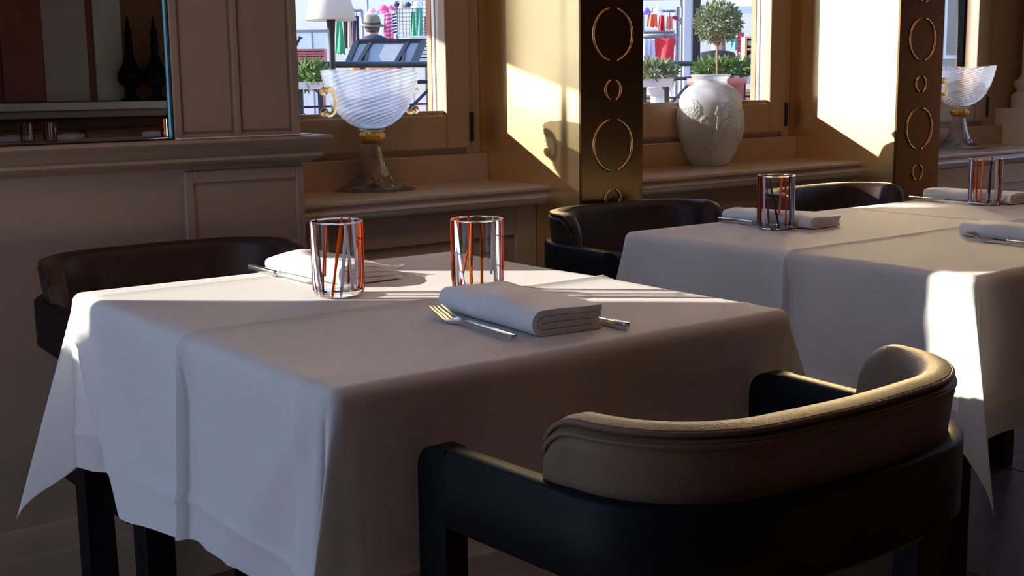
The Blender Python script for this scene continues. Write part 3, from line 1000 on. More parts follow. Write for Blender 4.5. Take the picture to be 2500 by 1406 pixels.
# ------------------------------------------------------------------ glass on the ledges
def goblet(loc, label, rz=0.0, tilt=0.0, s=1.0):
    """ribbed glass footed bowl with a gilt knop and scroll handles along the local X axis"""
    t = thing('glass_goblet', loc, label, 'goblet', 'ribbed goblets on the ledges', rz)
    H = .310
    DN = 12
    prof = [(.018, .158), (.034, .160), (.052, .168), (.073, .184), (.092, .206), (.106, .234), (.116, .262), (.1225, .290), (.125, .302)]
    inner = [(r - .0042, z + (.004 if i < 3 else .001)) for i, (r, z) in enumerate(prof)]
    def dens(p):
        out = []
        for i in range(len(p) - 1):
            for k in range(DN):
                q = k / DN
                out.append((p[i][0] + (p[i + 1][0] - p[i][0]) * q, p[i][1] + (p[i + 1][1] - p[i][1]) * q))
        return out + [p[-1]]
    po, pi_ = dens(prof), dens(inner)
    full = po + [(.1235, .3045), (.1215, .304)] + pi_[::-1] + [(0.0002, .163)]
    full = [(0.0002, .157)] + full
    nO = len(po) + 1
    def rib(th, i, r, z):
        if i < 1 or i > nO + 1: return r
        return r + .0017 * smooth01((z - .158) / .02) * math.cos(18 * (th - 37. * z))
    V, Fc = lathe(full, 216, rib)
    # the rim dips and rises a little
    for v in V:
        k = smooth01((v.z - .20) / .10)
        v.z += k * (.010 * v.x / .12 * 0 + tilt * (v.x / .12) - .004 * math.cos(2 * math.atan2(v.y, v.x)))
    mobj('bowl', (V, Fc), M['goblet'], t, True)
    foot = [(.108, .0), (.108, .002), (.096, .005), (.078, .011), (.062, .020), (.048, .036), (.038, .056), (.031, .080), (.026, .104), (.024, .114)]
    fi = [(r - .0035, z) for r, z in foot if z > .008]
    f2 = dens(foot) + dens(fi)[::-1]
    nF = len(dens(foot))
    def rib2(th, i, r, z): return r * (1 + (.016 * smooth01((z - .006) / .02) * math.cos(16 * (th - 30. * z)) if i < nF else 0))
    mobj('foot', lathe(f2, 168, rib2, close=True), M['goblet_foot'], t, True)
    mobj('collar', lathe([(.0002, .114), (.030, .114), (.033, .117), (.030, .120), (.0002, .120)], 40), M['goblet'], t, True)
    mobj('collar', lathe([(.0002, .152), (.034, .152), (.037, .155), (.034, .158), (.0002, .158)], 40), M['goblet'], t, True)
    kn = [(.0002, .120)] + [(.024 + .010 * math.sin(PI * i / 10), .120 + .032 * i / 10) for i in range(11)] + [(.0002, .152)]
    mobj('gilt_knop', lathe(kn, 96, lambda th, i, r, z: r * (1 + .05 * abs(math.cos(8 * th)))), M['gilt'], t, True)
    for sg in (-1, 1):
        pts = []
        for i in range(25):
            a = math.radians(-125 + 250 * i / 24)
            pts.append((sg * (.131 - .020 * math.cos(a)), 0, .228 + .032 * math.sin(a)))
        h = mobj('scroll_handle', tube(pts, [.0048 + .003 * abs(i - 12) / 12 for i in range(25)], 10), M['goldglass'], t, True)
        for q in (pts[0], pts[-1]):
            mobj('scroll_end', ball((q[0] + sg * .004, 0, q[2]), .0115, 14, 10), M['goldglass'], h, True)
    return t
va = math.atan2(math.sin(YAW), math.cos(YAW))
gb = onz(912, 463, ZL)
goblet(gb, 'large ribbed glass goblet on the first ledge before the terrace lamp', rz=.12, tilt=-.004)
gb3 = onz(2338, 362, ZL)
goblet((gb3.x, gb3.y, ZL), 'ribbed glass goblet half hidden by the second brass pier', rz=.12, tilt=.006)

# frosted vase with flowers and a butterfly in relief
vb = onz(1732, 404, ZL)
vs = thing('frosted_vase', (vb.x, vb.y, ZL), 'frosted round vase with moulded flowers and a butterfly on the second ledge', 'vase')
vsc = 1.0
vp = [(.052, .0), (.060, .006), (.078, .034), (.092, .070), (.1005, .108), (.103, .145), (.101, .180), (.094, .212), (.082, .236), (.066, .250), (.056, .256), (.052, .262), (.052, .270), (.057, .275), (.060, .280), (.060, .284)]
def densify(p, k):
    out = []
    for i in range(len(p) - 1):
        a, b, c, d = p[max(0, i - 1)], p[i], p[i + 1], p[min(len(p) - 1, i + 2)]
        for j in range(k):
            t = j / k
            f = lambda q: .5 * (2 * b[q] + (c[q] - a[q]) * t + (2 * a[q] - 5 * b[q] + 4 * c[q] - d[q]) * t * t + (3 * b[q] - a[q] - 3 * c[q] + d[q]) * t ** 3)
            out.append((f(0), f(1)))
    return out + [p[-1]]
vpo = densify(vp, 10)
FR = math.atan2(-math.sin(YAW), -math.cos(YAW))      # angle of the side facing the room
rnd = random.Random(3)
flowers = [(FR + .32, .168, .030), (FR - .75, .178, .030), (FR - .85, .120, .034), (FR + 1.05, .150, .028), (FR + .85, .09, .030), (FR - .2, .060, .026), (FR + .25, .085, .022), (FR + 1.5, .11, .03), (FR - 1.5, .15, .03), (FR + 2.3, .15, .034), (FR + 3.1, .12, .034), (FR - 2.3, .10, .034)]
def relief(th, i, r, z):
    if z > .245 or z < .008: return r
    d = 0.
    x_ = 0
    for a, zz, s in flowers:
        da = (th - a + PI) % (2 * PI) - PI
        u, w = da * .10, z - zz
        q = math.hypot(u, w) / s
        if q < 1.3:
            ang = math.atan2(w, u)
            for rr0, npet, ht in ((1.0, 9, .0040), (.68, 8, .0038), (.38, 6, .0034)):
                edge = rr0 * (.82 + .18 * abs(math.sin(npet / 2 * ang + rr0 * 3)))
                d += ht * math.exp(-((q - edge) / .075) ** 2)
            d += .0035 * max(0, 1 - (q / 1.05) ** 2) + .003 * math.exp(-(q / .14) ** 2)
    # drapery swirls on the shoulder
    k = smooth01((z - .19) / .04)
    d += .0035 * k * math.sin(6 * th + 60 * (z - .2))
    # butterfly on the front
    da = (th - FR - .06 + PI) % (2 * PI) - PI
    u, w = da * .10, z - .128
    for s in (-1, 1):
        uu, ww = u * s, w
        rr, ang = math.hypot(uu, ww), math.atan2(ww, uu)
        if uu > 0 and rr < .055 and -.9 < ang < .75:
            lim = .052 * (.75 + .25 * math.cos(3 * (ang - .35)))
            if rr < lim: d += .0034 + .0020 * math.cos(ang * 22) + (.003 if rr > lim - .005 else 0)
    if abs(u) < .004 and abs(w) < .02: d += .006 * (1 - (u / .004) ** 2)
    return r + d
vin = [(r - .005, z + (.006 if i == 0 else 0)) for i, (r, z) in enumerate(vpo)]
V1, F1 = lathe(vpo + vin[::-1], 420, lambda th, i, r, z: relief(th, i, r, z) if i < len(vpo) else r)
mobj('vase_body', (V1, F1), M['frost'], vs, True)
mobj('lip', tube([(.0595 * math.cos(2 * PI * k / 48), .0595 * math.sin(2 * PI * k / 48), .283) for k in range(48)], .0034, 8, True), M['frost'], vs, True)
bx_, by_ = math.cos(FR + .06), math.sin(FR + .06)
mobj('butterfly_body', ball((bx_ * .1065, by_ * .1065, .126), .0042, 10, 8, (1, 1, 4.2)), M['frost'], vs, True)

# ------------------------------------------------------------------ mirror world: the far side of the room behind the viewer
YM = YW + .016
def mir(px, py, yreal):
    p = ony(px, py, 2 * YM - yreal)
    return Vector((p.x, 2 * YM - p.y, p.z))
yw2 = YB
sh = mir(300, 247, YB + .12)
ms = thing('wall_shelf', (0, 0, 0), 'long pale shelf on the opposite wall seen in the mirror', 'shelf')
mobj('shelf_board', rbox(1.6, 4.9, YB, YB + .26, sh.z - .05, sh.z, .008, 2), M['concrete'], ms)
mobj('shelf_moulding', rbox(1.6, 4.9, YB, YB + .20, sh.z - .10, sh.z - .05, .01, 2), M['taupe'], ms)
def panel(n, p0, p1, m, label, y=YB + .02, ztop=2.2):
    a, b = mir(p0[0], p0[1], y), mir(p1[0], p1[1], y)
    o = mobj(n, rbox(min(a.x, b.x), max(a.x, b.x), YB, y, sh.z + .004, ztop, .003, 1), m)
    return tag(o, label, 'wall panel')
panel('wall_panel', (0, 100), (103, 100), mat('rust_panel', (.20, .05, .02), .5, var=.1), 'rust red panel on the opposite wall seen in the mirror', ztop=2.3)
panel('wall_panel', (104, 100), (212, 100), mat('ivory_panel', (.40, .35, .30), .5, var=.05), 'ivory panel with thin lines on the opposite wall seen in the mirror')
panel('wall_panel', (230, 100), (298, 100), mat('sage_panel', (.45, .46, .38), .5, var=.05), 'pale sage panel behind the black vases seen in the mirror')
vzp = [(.0002, 0), (.075, 0), (.078, .012), (.045, .03), (.035, .06), (.04, .085), (.085, .12), (.098, .16), (.090, .19), (.06, .235), (.035, .29), (.026, .33), (.034, .36), (.03, .39), (.022, .41), (.03, .43), (.028, .455), (.016, .48), (.012, .52), (.006, .55), (.0002, .56)]
for px, lab in ((322, 'black gourd shaped lidded vase beside the pale sage panel seen in the mirror'), (384, 'black gourd shaped lidded vase nearest the pilaster seen in the mirror')):
    p = mir(px, 246, YB + .13)
    o = mobj('lidded_vase', lathe([(r * .86, z * 1.0) for r, z in densify(vzp, 3)], 40), M['black'], None, True, (p.x, p.y, sh.z))
    tag(o, lab, 'vase', 'black vases on the opposite shelf')
# a table on that side with tumblers and napkins, and the banquette behind it
tb = thing('dining_table', (2.75, -2.45, 0), 'cloth covered table on the opposite side of the room seen in the mirror', 'table')
mobj('table_top', rbox(-.95, .95, -.35, .35, TZ - .04, TZ - .004, .006, 2), M['black'], tb)
for sx_ in (-1, 1):
    for sy_ in (-1, 1):
        mobj('leg', rbox(sx_ * .85 - .025, sx_ * .85 + .025, sy_ * .28 - .025, sy_ * .28 + .025, 0, TZ - .04, .003, 1), M['black'], tb)
oc = mobj('tablecloth', drape(1.80, 3.70, -2.80, -2.10, .25, 3.3, {}), M['cloth'], None, True)
tag(oc, 'white cloth on the opposite table seen in the mirror', 'tablecloth', 'white tablecloths')
for px, py, cc, lab in ((62, 345, C1, 'tumbler nearest the edge of the mirror on the opposite table'), (117, 344, C2, 'second tumbler in the mirror beside a napkin'), (402, 336, C3, 'tumbler in the mirror right under the black vases')):
    p = mir(px, py, -2.45)
    p = Vector((p.x, -2.40, TZ + .0015))
    tumbler(p, cc, lab, PI)
for i, (px, lab) in enumerate(((30, 'napkin at the left edge of the mirror on the opposite table'), (165, 'napkin in the mirror beside the second tumbler'), (370, 'napkin in the mirror before the third tumbler'))):
    p = mir(px, 345, -2.5)
    napkin((p.x + .05, -2.62 + .03 * i, S + .004), .6, lab, layers=4, seed=20. + i)
bq = thing('banquette', (2.75, -3.04, 0), 'brown leather banquette under the opposite shelf seen in the mirror', 'banquette')
mobj('seat', rbox(-1.2, 1.2, -.02, .12, .0, .40, .03, 3), M['leather_dark'], bq, True)
for k in range(4):
    mobj('back_cushion', rbox(-1.2 + k * .6 + .01, -.6 + k * .6 - .01, -.25, -.02, .0, .80, .04, 3), flat('rust_leather', (.22, .08, .03), .4), bq, True)

# ------------------------------------------------------------------ added warm fill lamps on the unseen ceiling, tinting the table tops
glow = bpy.data.materials.new('fill_lamp_diffuser')
glow.use_nodes = True
gn_ = glow.node_tree.nodes['Principled BSDF']
gn_.inputs['Base Color'].default_value = (.8, .7, .55, 1)
gn_.inputs['Emission Color'].default_value = (1.0, .55, .26, 1)
gn_.inputs['Emission Strength'].default_value = 2.6
for lx, ly, lab in ((1.15, 1.15, 'added round warm fill lamp, out of view above the nearest table'), (2.30, 1.15, 'added round warm fill lamp, out of view above the second table'), (3.45, 1.15, 'added round warm fill lamp, out of view above the farthest table')):
    t = thing('fill_lamp', (lx, ly, ZC), lab, 'lamp', 'added fill lamps')
    mobj('housing', lathe([(.0002, 0), (.30, 0), (.30, -.05), (.285, -.05), (.285, -.02), (.0002, -.02)], 40), M['brass'], t)
    mobj('diffuser', lathe([(.0002, -.045), (.28, -.045), (.28, -.035), (.0002, -.035)], 40), glow, t)

# ------------------------------------------------------------------ outside: terrace and market stalls
GZ = -0.15
QZ = 0.10                      # raised quay with the stalls
OS = 1.9
gr = struct('ground', box(-1.6, 70, YO + .1, 9.5, GZ - .1, GZ), M['paving'])
struct('quay_ground', box(-60, -0.8, -40, 9.5, GZ - .2, GZ - .1), M['quay'])
struct('pavement', box(-30, 90, 9.5, 90, GZ - .1, QZ), M['paving'])
# square lamp with pale shade on the outer sill
ldep = 6.0
lb = at(816, 283, ldep)
lz = at(816, 52, ldep).z
lamp = thing('terrace_lamp', (lb.x, lb.y, GZ), 'terrace lamp with pale shade and black stem outside the first window', 'lamp')
z0 = lamp.location.z
zs = lz - z0
mobj('base', lathe([(.0002, 0), (.13, 0), (.13, .02), (.03, .035), (.012, .06), (.0002, .06)], 32), M['iron'], lamp, True)
mobj('stem', lathe([(.0002, .05), (.0125, .05), (.0125, zs - .12), (.021, zs - .008), (.021, zs + .03), (.0002, zs + .03)], 20), M['iron'], lamp, True)
mobj('shade', lathe([(.119, zs), (.120, zs + .004), (.072, zs + .19), (.070, zs + .19), (.117, zs + .004)], 48, close=True), M['shade'], lamp, True)
# cream mesh parasol that shades the top of the first window
sun_t = math.tan(SUN_EL)
zd, rd = 1.75, .60
pcx = Vector((P1a, 2.53)) + Vector((-SUN_AZ.x, -SUN_AZ.y)) * ((zd - 1.05) / sun_t - .60)
par = thing('parasol', (pcx.x, pcx.y, GZ), 'cream parasol shading the upper part of the first window', 'parasol')
ph = zd - GZ
mobj('pole', tube([(0, 0, 0), (0, 0, ph + .36)], .011, 12), M['white'], par, True)
cn = []
for i in range(5):
    q = i / 4
    cn.append([Vector((rd * (1 - q) * math.cos(2 * PI * k / 32), rd * (1 - q) * math.sin(2 * PI * k / 32), ph + .36 * q)) for k in range(33)])
canvas = cloth_mat('parasol_mesh', (.85, .80, .66), .5, 0)
nt_ = canvas.node_tree
mx_ = nt_.nodes.new('ShaderNodeMixShader'); tp_ = nt_.nodes.new('ShaderNodeBsdfTransparent')
mx_.inputs[0].default_value = .045
nt_.links.new(nt_.nodes['Mix Shader'].outputs[0], mx_.inputs[1]); nt_.links.new(tp_.outputs[0], mx_.inputs[2]); nt_.links.new(mx_.outputs[0], nt_.nodes['Material Output'].inputs['Surface'])
mobj('canopy', strip(cn), canvas, par, True)
mobj('base', lathe([(.0002, 0), (.22, 0), (.22, .05), (.03, .08), (.0002, .08)], 24), M['concrete'], par, True)

# everything beyond stands at its real distance: depths below are multiplied by OS
def ato(px, py, d): return at(px, py, d * OS)
def m_px(n, d): return n * d * OS / F
def gz(p): return QZ if p.y > 9.5 else GZ
# iron balustrade of the terrace
YF = 8.4
def zf(px, py): return ony(px, py, YF).z
r1, r2, r3 = zf(750, 158), zf(750, 203), zf(750, 231)
fe = thing('balustrade', (0, YF, 0), 'black iron balustrade between the terrace and the market', 'railing')
xa, xb = ony(690, 160, YF).x, ony(1060, 160, YF).x
xc, xd = ony(1500, 152, YF).x, ony(1690, 152, YF).x
xe, xg = ony(1712, 152, YF).x, ony(1990, 150, YF).x
for a, b in ((xa, xb), (xc, xd), (xe, xg)):
    mobj('top_rail', tube([(a, 0, r1), (b, 0, r1)], .024, 10), M['iron'], fe, True)
    mobj('rail', tube([(a, 0, r2), (b, 0, r2)], .016, 8), M['iron'], fe, True)
    mobj('rail', tube([(a, 0, r3 - .09), (b, 0, r3 - .09)], .008, 8), M['iron'], fe, True)
    for x in (a, b):
        mobj('post', tube([(x, 0, GZ), (x, 0, r1)], .024, 10), M['iron'], fe, True)
    mobj('brace', tube([(a + .02, 0, r3 - .04), (a + 1.0, 0, GZ + .35)], .011, 8), M['iron'], fe, True)
    mobj('brace', tube([(b - .02, 0, r3 + .05), (b - 1.1, 0, GZ + .35)], .013, 8), M['iron'], fe, True)

def leaves(n, centre, rad, size, seed, flatten=.35):
    rn = random.Random(seed)
    V, Fc = [], []
    for i in range(n):
        while True:
            p = Vector((rn.uniform(-1, 1), rn.uniform(-1, 1), rn.uniform(-1, 1)))
            if p.length <= 1: break
        p = p * (.35 + .65 * rn.random() ** .4) if p.length < .6 else p
        c = Vector(centre) + Vector((p.x * rad[0], p.y * rad[1], p.z * rad[2]))
        d = (p.normalized() + Vector((rn.uniform(-1, 1), rn.uniform(-1, 1), rn.uniform(-.6, 1))) * .8).normalized()
        s = d.cross(Vector((rn.uniform(-1, 1), rn.uniform(-1, 1), rn.uniform(-1, 1)))).normalized()
        L = size * rn.uniform(.7, 1.3)
        w = L * flatten * .5
        k = len(V)
        nrm = d.cross(s) * L * .08
        V += [c, c + d * L * .5 + s * w, c + d * L, c + d * L * .5 - s * w, c + d * L * .5 + nrm]
        Fc += [(k, k + 1, k + 4), (k + 1, k + 2, k + 4), (k + 2, k + 3, k + 4), (k + 3, k, k + 4)]
    return V, Fc
def planter(px0, px1, py_top, py_bot, d, label, mt, leafmat, fh, seed, n=260, stand=True):
    a, b = ato(px0, py_top, d), ato(px1, py_top, d)
    lo = ato((px0 + px1) / 2, py_bot, d).z
    c = (a + b) / 2
    w = (b - a).length
    ang = math.atan2(b.y - a.y, b.x - a.x)
    t = thing('planter', (c.x, c.y, lo), label, 'planter', 'terrace planters', ang)
    h = c.z - lo
    prof = [(-w / 2 + .01, 0), (w / 2 - .01, 0), (w / 2, h), (-w / 2, h)]
    mobj('trough', prism(prof, 'y', -.12, .12), mt, t)
    mobj('soil', box(-w / 2 + .008, w / 2 - .008, -.11, .11, h - .004, h + .004), M['soil'], t)
    tag(mobj('foliage', leaves(n, (0, 0, h + fh * .45), (w * .52, .16, fh * .6), .085, seed), leafmat, t), kind='stuff')
    for s in (-1, 1):
        mobj('bracket', bar((s * w * .35, 0, 0), (s * w * .35, 0, gz(c) - lo), .035), M['iron'], t)
    return t
planter(722, 792, 200, 218, 4.75, 'flower trough hanging behind the railing outside the first window', M['concrete'], M['leaf'], m_px(34, 4.75), 1)
planter(1560, 1640, 192, 212, 5.2, 'pale flower trough left of the dark post outside the second window', M['concrete'], M['leaf2'], m_px(32, 5.2), 2)
planter(1700, 1835, 186, 205, 5.3, 'long flower trough behind the little tree', M['concrete'], M['leaf'], m_px(32, 5.3), 3, 420)
# clipped little tree in a pot
td = 4.9
tb_ = ato(1750, 190, td)
tr = thing('topiary_tree', (tb_.x, tb_.y, GZ), 'little round topiary tree behind the frosted vase', 'tree')
zt_ = tb_.z - GZ
mobj('pot', lathe([(.0002, 0), (.15, 0), (.20, zt_ - .05), (.22, zt_ - .05), (.22, zt_), (.19, zt_), (.0002, zt_ - .02)], 28), M['terracotta'], tr, True)
ct = ato(1757, 56, td).z - GZ
mobj('trunk', tube([(0, 0, zt_ - .03), (.003, .002, zt_ + .06), (-.002, 0, ct - .06), (0, 0, ct + .03)], .0085, 8), M['bark'], tr, True)
rr_ = m_px(56, td)
for k in range(7):
    a = k * 2.4
    mobj('branch', tube([(0, 0, ct - .13), (.6 * rr_ * math.cos(a), .6 * rr_ * math.sin(a), ct + .09 * math.sin(k * 3.))], .004, 5), M['bark'], tr, True)
mobj('foliage', leaves(1500, (0.004, 0, ct), (rr_ * .98, rr_ * .98, rr_ * .84), .042, 5, .36), M['leaf2'], tr)
tr.children[-1]['kind'] = 'stuff'

def ground_post(name, px0, px1, d, mtl, label, ztop=4.5):
    p, q = ato(px0, 150, d), ato(px1, 150, d)
    w = (q - p).length
    c = (p + q) / 2
    ang = math.atan2(q.y - p.y, q.x - p.x)
    t = thing(name, (c.x, c.y, gz(c)), label, 'post', None, ang)
    mobj('shaft', rbox(-w / 2, w / 2, -w / 2, w / 2, 0, ztop, .004, 1), mtl, t)
    mobj('foot', rbox(-w / 2 - .02, w / 2 + .02, -w / 2 - .02, w / 2 + .02, 0, .10, .004, 1), mtl, t)
    return t
ground_post('awning_post', 1688, 1708, 6.6, M['iron'], 'dark awning post between the stall and the little tree')
ground_post('stall_post', 1668, 1687, 7.4, PALEGREY, 'pale grey stall post beside the dark awning post')
fp = ground_post('garden_post', 1043, 1060, 4.9, M['iron'], 'short dark post with a brass ball beside the first window', ato(1050, 152, 4.9).z - GZ)
mobj('ball_finial', ball((0, 0, ato(1048, 138, 4.9).z - GZ), m_px(8, 4.9), 16, 10), mat('finial', (.7, .55, .3), .3, metal=.8), fp, True)

# ---- shapes for the stalls
def face_frame(p):
    """right and away vectors for things that face the viewer's side"""
    a = math.atan2(ROT[0][1], ROT[0][0])
    return a
FA = math.atan2(ROT[0][1], ROT[0][0])
def cap(px, py, d, s_px, m, label, brim=(.6, -1.), rot=0.0):
    p = ato(px, py, d)
    r = m_px(s_px, d) / 2
    t = thing('cap', p, label, 'cap', 'caps hanging at the stalls', FA + rot)
    prof = [(r * math.cos(PI / 2 * i / 7), r * 1.05 * math.sin(PI / 2 * i / 7)) for i in range(8)]
    mobj('crown', lathe([(r * .92, .0)] + prof, 20), m, t, True)
    rows = []
    for i in range(9):
        a = -PI * .85 + PI * .7 * i / 8
        rows.append([Vector((r * .95 * math.cos(a), r * .95 * math.sin(a), .0)), Vector((r * 1.3 * math.cos(a), r * 1.45 * math.sin(a), -r * .25)), Vector((r * 1.4 * math.cos(a), r * 1.75 * math.sin(a), -r * .55))])
    mobj('brim', slab(rows, (0, 0, -r * .05)), m, t, True)
    mobj('button', ball((0, 0, r * 1.06), r * .1, 8, 6), m, t, True)
    return t
def hang(name, px0, px1, py0, py1, d, m, label, cat, waves=3, amp=.03, taper=0., stripes=None):
    """a hanging cloth with vertical folds"""
    p = ato((px0 + px1) / 2, py1, d)
    W, H = m_px(px1 - px0, d), m_px(py1 - py0, d)
    t = thing(name, p, label, cat, 'clothes hanging at the stalls', FA)
    rows = []
    n = 24
    for j in range(13):
        q = j / 12
        z = H * (1 - q)
        w = W * (1 - taper * (1 - q))
        rows.append([Vector((-w / 2 + w * i / n, amp * (.3 + .7 * q) * math.sin(2 * PI * waves * i / n + q * 1.5), z + .01 * math.sin(i * .8) * q)) for i in range(n + 1)])
    mobj('cloth', slab(rows, (0, .006, 0)), m, t, True)
    if stripes:
        for k in range(7):
            q0, q1 = (k + .15) / 7, (k + .62) / 7
            rr = []
            for j in range(4):
                q = q0 + (q1 - q0) * j / 3
                w = W * (1 - taper * (1 - q)) * .96
                rr.append([Vector((-w / 2 + w * i / n, amp * (.3 + .7 * q) * math.sin(2 * PI * waves * i / n + q * 1.5) - .003, H * (1 - q) + .2 * w * i / n)) for i in range(n + 1)])
            mobj('printed_band', slab(rr, (0, .002, 0)), stripes, t, True)
    mobj('hanger_hook', tube([(0, 0, H - .01), (0, 0, H + .05), (.02, 0, H + .075), (.04, 0, H + .05)], .004, 6), M['iron'], t)
    return t
def crate(name, px0, px1, py0, py1, d, dep, m, label, cat, shelves=1, slats=0):
    p = ato((px0 + px1) / 2, py1, d)
    W, H = m_px(px1 - px0, d), m_px(py1 - py0, d)
    t = thing(name, p, label, cat, None, FA)
    th = .024
    mobj('side', box(-W / 2, -W / 2 + th, 0, dep, 0, H), m, t)
    mobj('side', box(W / 2 - th, W / 2, 0, dep, 0, H), m, t)
    mobj('back', box(-W / 2 + th, W / 2 - th, dep - th, dep, 0, H), m, t)
    for k in range(shelves + 1):
        z = (H - th) * k / max(1, shelves)
        mobj('shelf', box(-W / 2 + th, W / 2 - th, 0, dep - th, z, z + th), m, t)
    for k in range(slats):
        z = H * (k + .5) / slats
        mobj('slat', rbox(-W / 2 + .002, W / 2 - .002, -.014, .0, z - H / slats * .38, z + H / slats * .38, .003, 1), m, t)
    lg = p.z - gz(p)
    if lg > .03:
        for s in (-1, 1):
            mobj('leg', box(s * W * .42 - .015, s * W * .42 + .015, dep * .4, dep * .4 + .03, -lg, 0), m, t)
    return t
def gridpanel(px0, px1, py0, py1, d, nx, nz, label):
    p = ato((px0 + px1) / 2, py1, d)
    W, H = m_px(px1 - px0, d), m_px(py1 - py0, d)
    t = thing('wire_grid', p, label, 'wire rack', None, FA)
    for i in range(nx + 1):
        mobj('wire', bar((-W / 2 + W * i / nx, 0, 0), (-W / 2 + W * i / nx, 0, H), .008), GREY, t)
    for k in range(nz + 1):
        mobj('wire', bar((-W / 2, .004, H * k / nz), (W / 2, .008, H * k / nz), .008), GREY, t)
    for s in (-1, 1):
        mobj('leg', bar((s * W * .48, .02, gz(p) - p.z), (s * W * .48, .02, H), .03), GREY, t)
    return t
D9 = 9.0
# ---- first window: windbreak, slatted bench, bird, scarves, hats
wbk = ato(765, 157, 9.6)
wk = thing('windbreak', (wbk.x, wbk.y, QZ), 'pale glass windbreak with a thin top rail behind the red slats', 'screen', None, FA)
W_, H_ = m_px(92, 9.6), ato(765, 80, 9.6).z - QZ
mobj('glass_panel', box(-W_ / 2, W_ / 2, 0, .01, .1, H_), glass_mat('windbreak_glass', (.86, .93, .97), .25, 1.1, .55, diffuse=.25), wk)
mobj('top_rail', box(-W_ / 2 - .02, W_ / 2 + .02, -.01, .02, H_, H_ + .04), GREY, wk)
for s in (-1, 0, 1): mobj('post', box(s * W_ / 2 - .012, s * W_ / 2 + .012, -.008, .018, 0, H_), GREY, wk)
crate('slatted_chest', 716, 792, 120, 157, 8.6, .25, M['terracotta'], 'red slatted chest below the bird outside the first window', 'chest', 1, 6)
bd = ato(728, 120, 8.55)
bt = thing('bird_figure', bd + Vector((0, .12, .002)), 'dark bird perched on the red slatted chest', 'bird', None, FA)
s_ = m_px(1, 8.55)
prof = [(.002, -17 * s_), (5 * s_, -14 * s_), (9 * s_, -7 * s_), (10 * s_, 0), (8.5 * s_, 6 * s_), (5 * s_, 10 * s_), (3.2 * s_, 13 * s_), (.002, 14 * s_)]
bv = xf(lathe(prof, 20), Matrix.Translation((0, 0, 13 * s_)) @ Matrix.Rotation(math.radians(62), 4, 'Y'))
hv = join(ball((15 * s_, 0, 27 * s_), 4.6 * s_, 14, 10), tube([(11 * s_, 0, 18 * s_), (13 * s_, 0, 22 * s_), (15 * s_, 0, 27 * s_)], [4 * s_, 3 * s_, 3 * s_], 10), tube([(18 * s_, 0, 27 * s_), (24 * s_, 0, 26 * s_)], [2 * s_, .4 * s_], 8))
bo = mobj('body', join(bv, hv, tube([(-10 * s_, 0, 10 * s_), (-26 * s_, 0, 9 * s_)], [5 * s_, 2.5 * s_], 8)), NAVY, bt, True)
for q in (-1, 1): mobj('leg', tube([(2 * s_, q * 3 * s_, 0), (2 * s_, q * 3 * s_, 6 * s_)], .9 * s_, 6), NAVY, bt)
hang('garment', 819, 843, 50, 132, 9.2, GREEN, 'green garment hanging right of the lamp stem', 'garment', 1, .02, .5)
for k, (a, b, m, lab) in enumerate(((840, 849, DARK, 'narrow black scarf beside the green garment'), (848, 858, BEIGE, 'beige scarf between two dark scarves'), (857, 867, flat('plum', (.10, .03, .07)), 'plum scarf beside the beige scarf'), (866, 878, NAVY, 'navy scarf nearest the hatted person'))):
    hang('scarf', a, b, 34 + 6 * (k % 2), 118, 9.22 + .05 * k, m, lab, 'scarf', 1, .012)
for px, py, s, m, lab in ((908, 30, 24, PALEPINK, 'pale pink sun hat at the left end of the hat row'), (920, 32, 16, PALEBLUE, 'pale blue cap tucked behind the pink sun hat'), (937, 26, 30, PINK, 'bright pink sun hat above the pink scarf'), (955, 22, 20, flat('rose', (.8, .12, .28)), 'rose cap beside the bright pink hat'),
                          (969, 14, 19, NAVY, 'navy cap right of the rose cap'), (982, 16, 18, BEIGE, 'beige cap in the middle of the cap row'), (996, 14, 20, flat('ink', (.03, .035, .07)), 'ink blue cap beside the beige cap'), (1018, 14, 24, WHITE, 'white cap near the right end of the cap row'), (1048, 14, 20, flat('slate', (.12, .16, .28)), 'slate blue cap at the right end of the cap row')):
    cap(px, py, 9.0 + (.22 if px == 920 else 0) + .05 * ((px * 7) % 4), s * .86, m, lab, rot=.5 if px % 2 else -.4)
hang('scarf', 936, 962, 32, 100, 8.9, PINK, 'pink patterned scarf behind the olive hat', 'scarf', 2, .02, .35, PALEPINK)
hang('scarf', 959, 970, 34, 84, 8.8, WHITE, 'black and white striped scarf beside the pink one', 'scarf', 1, .012, 0, DARK)
gridpanel(968, 1066, 4, 90, 9.5, 12, 9, 'wire display grid behind the cap row outside the first window')
hang('garment', 1003, 1016, 30, 90, 9.3, GREEN, 'long green garment on the wire grid', 'garment', 1, .015, .3)
hang('garment', 1018, 1032, 20, 88, 9.35, flat('teal', (.06, .32, .22)), 'teal garment beside the long green one', 'garment', 1, .015)
crate('stall_counter', 1000, 1075, 88, 150, 8.4, .5, PALEGREY, 'pale grey slatted stall counter behind the black display board', 'stall', 1, 7)
crate('shutter_box', 1036, 1062, 40, 86, 9.1, .1, flat('shutter', (.30, .20, .17)), 'brown louvred box standing on the stall counter', 'box', 1, 8)
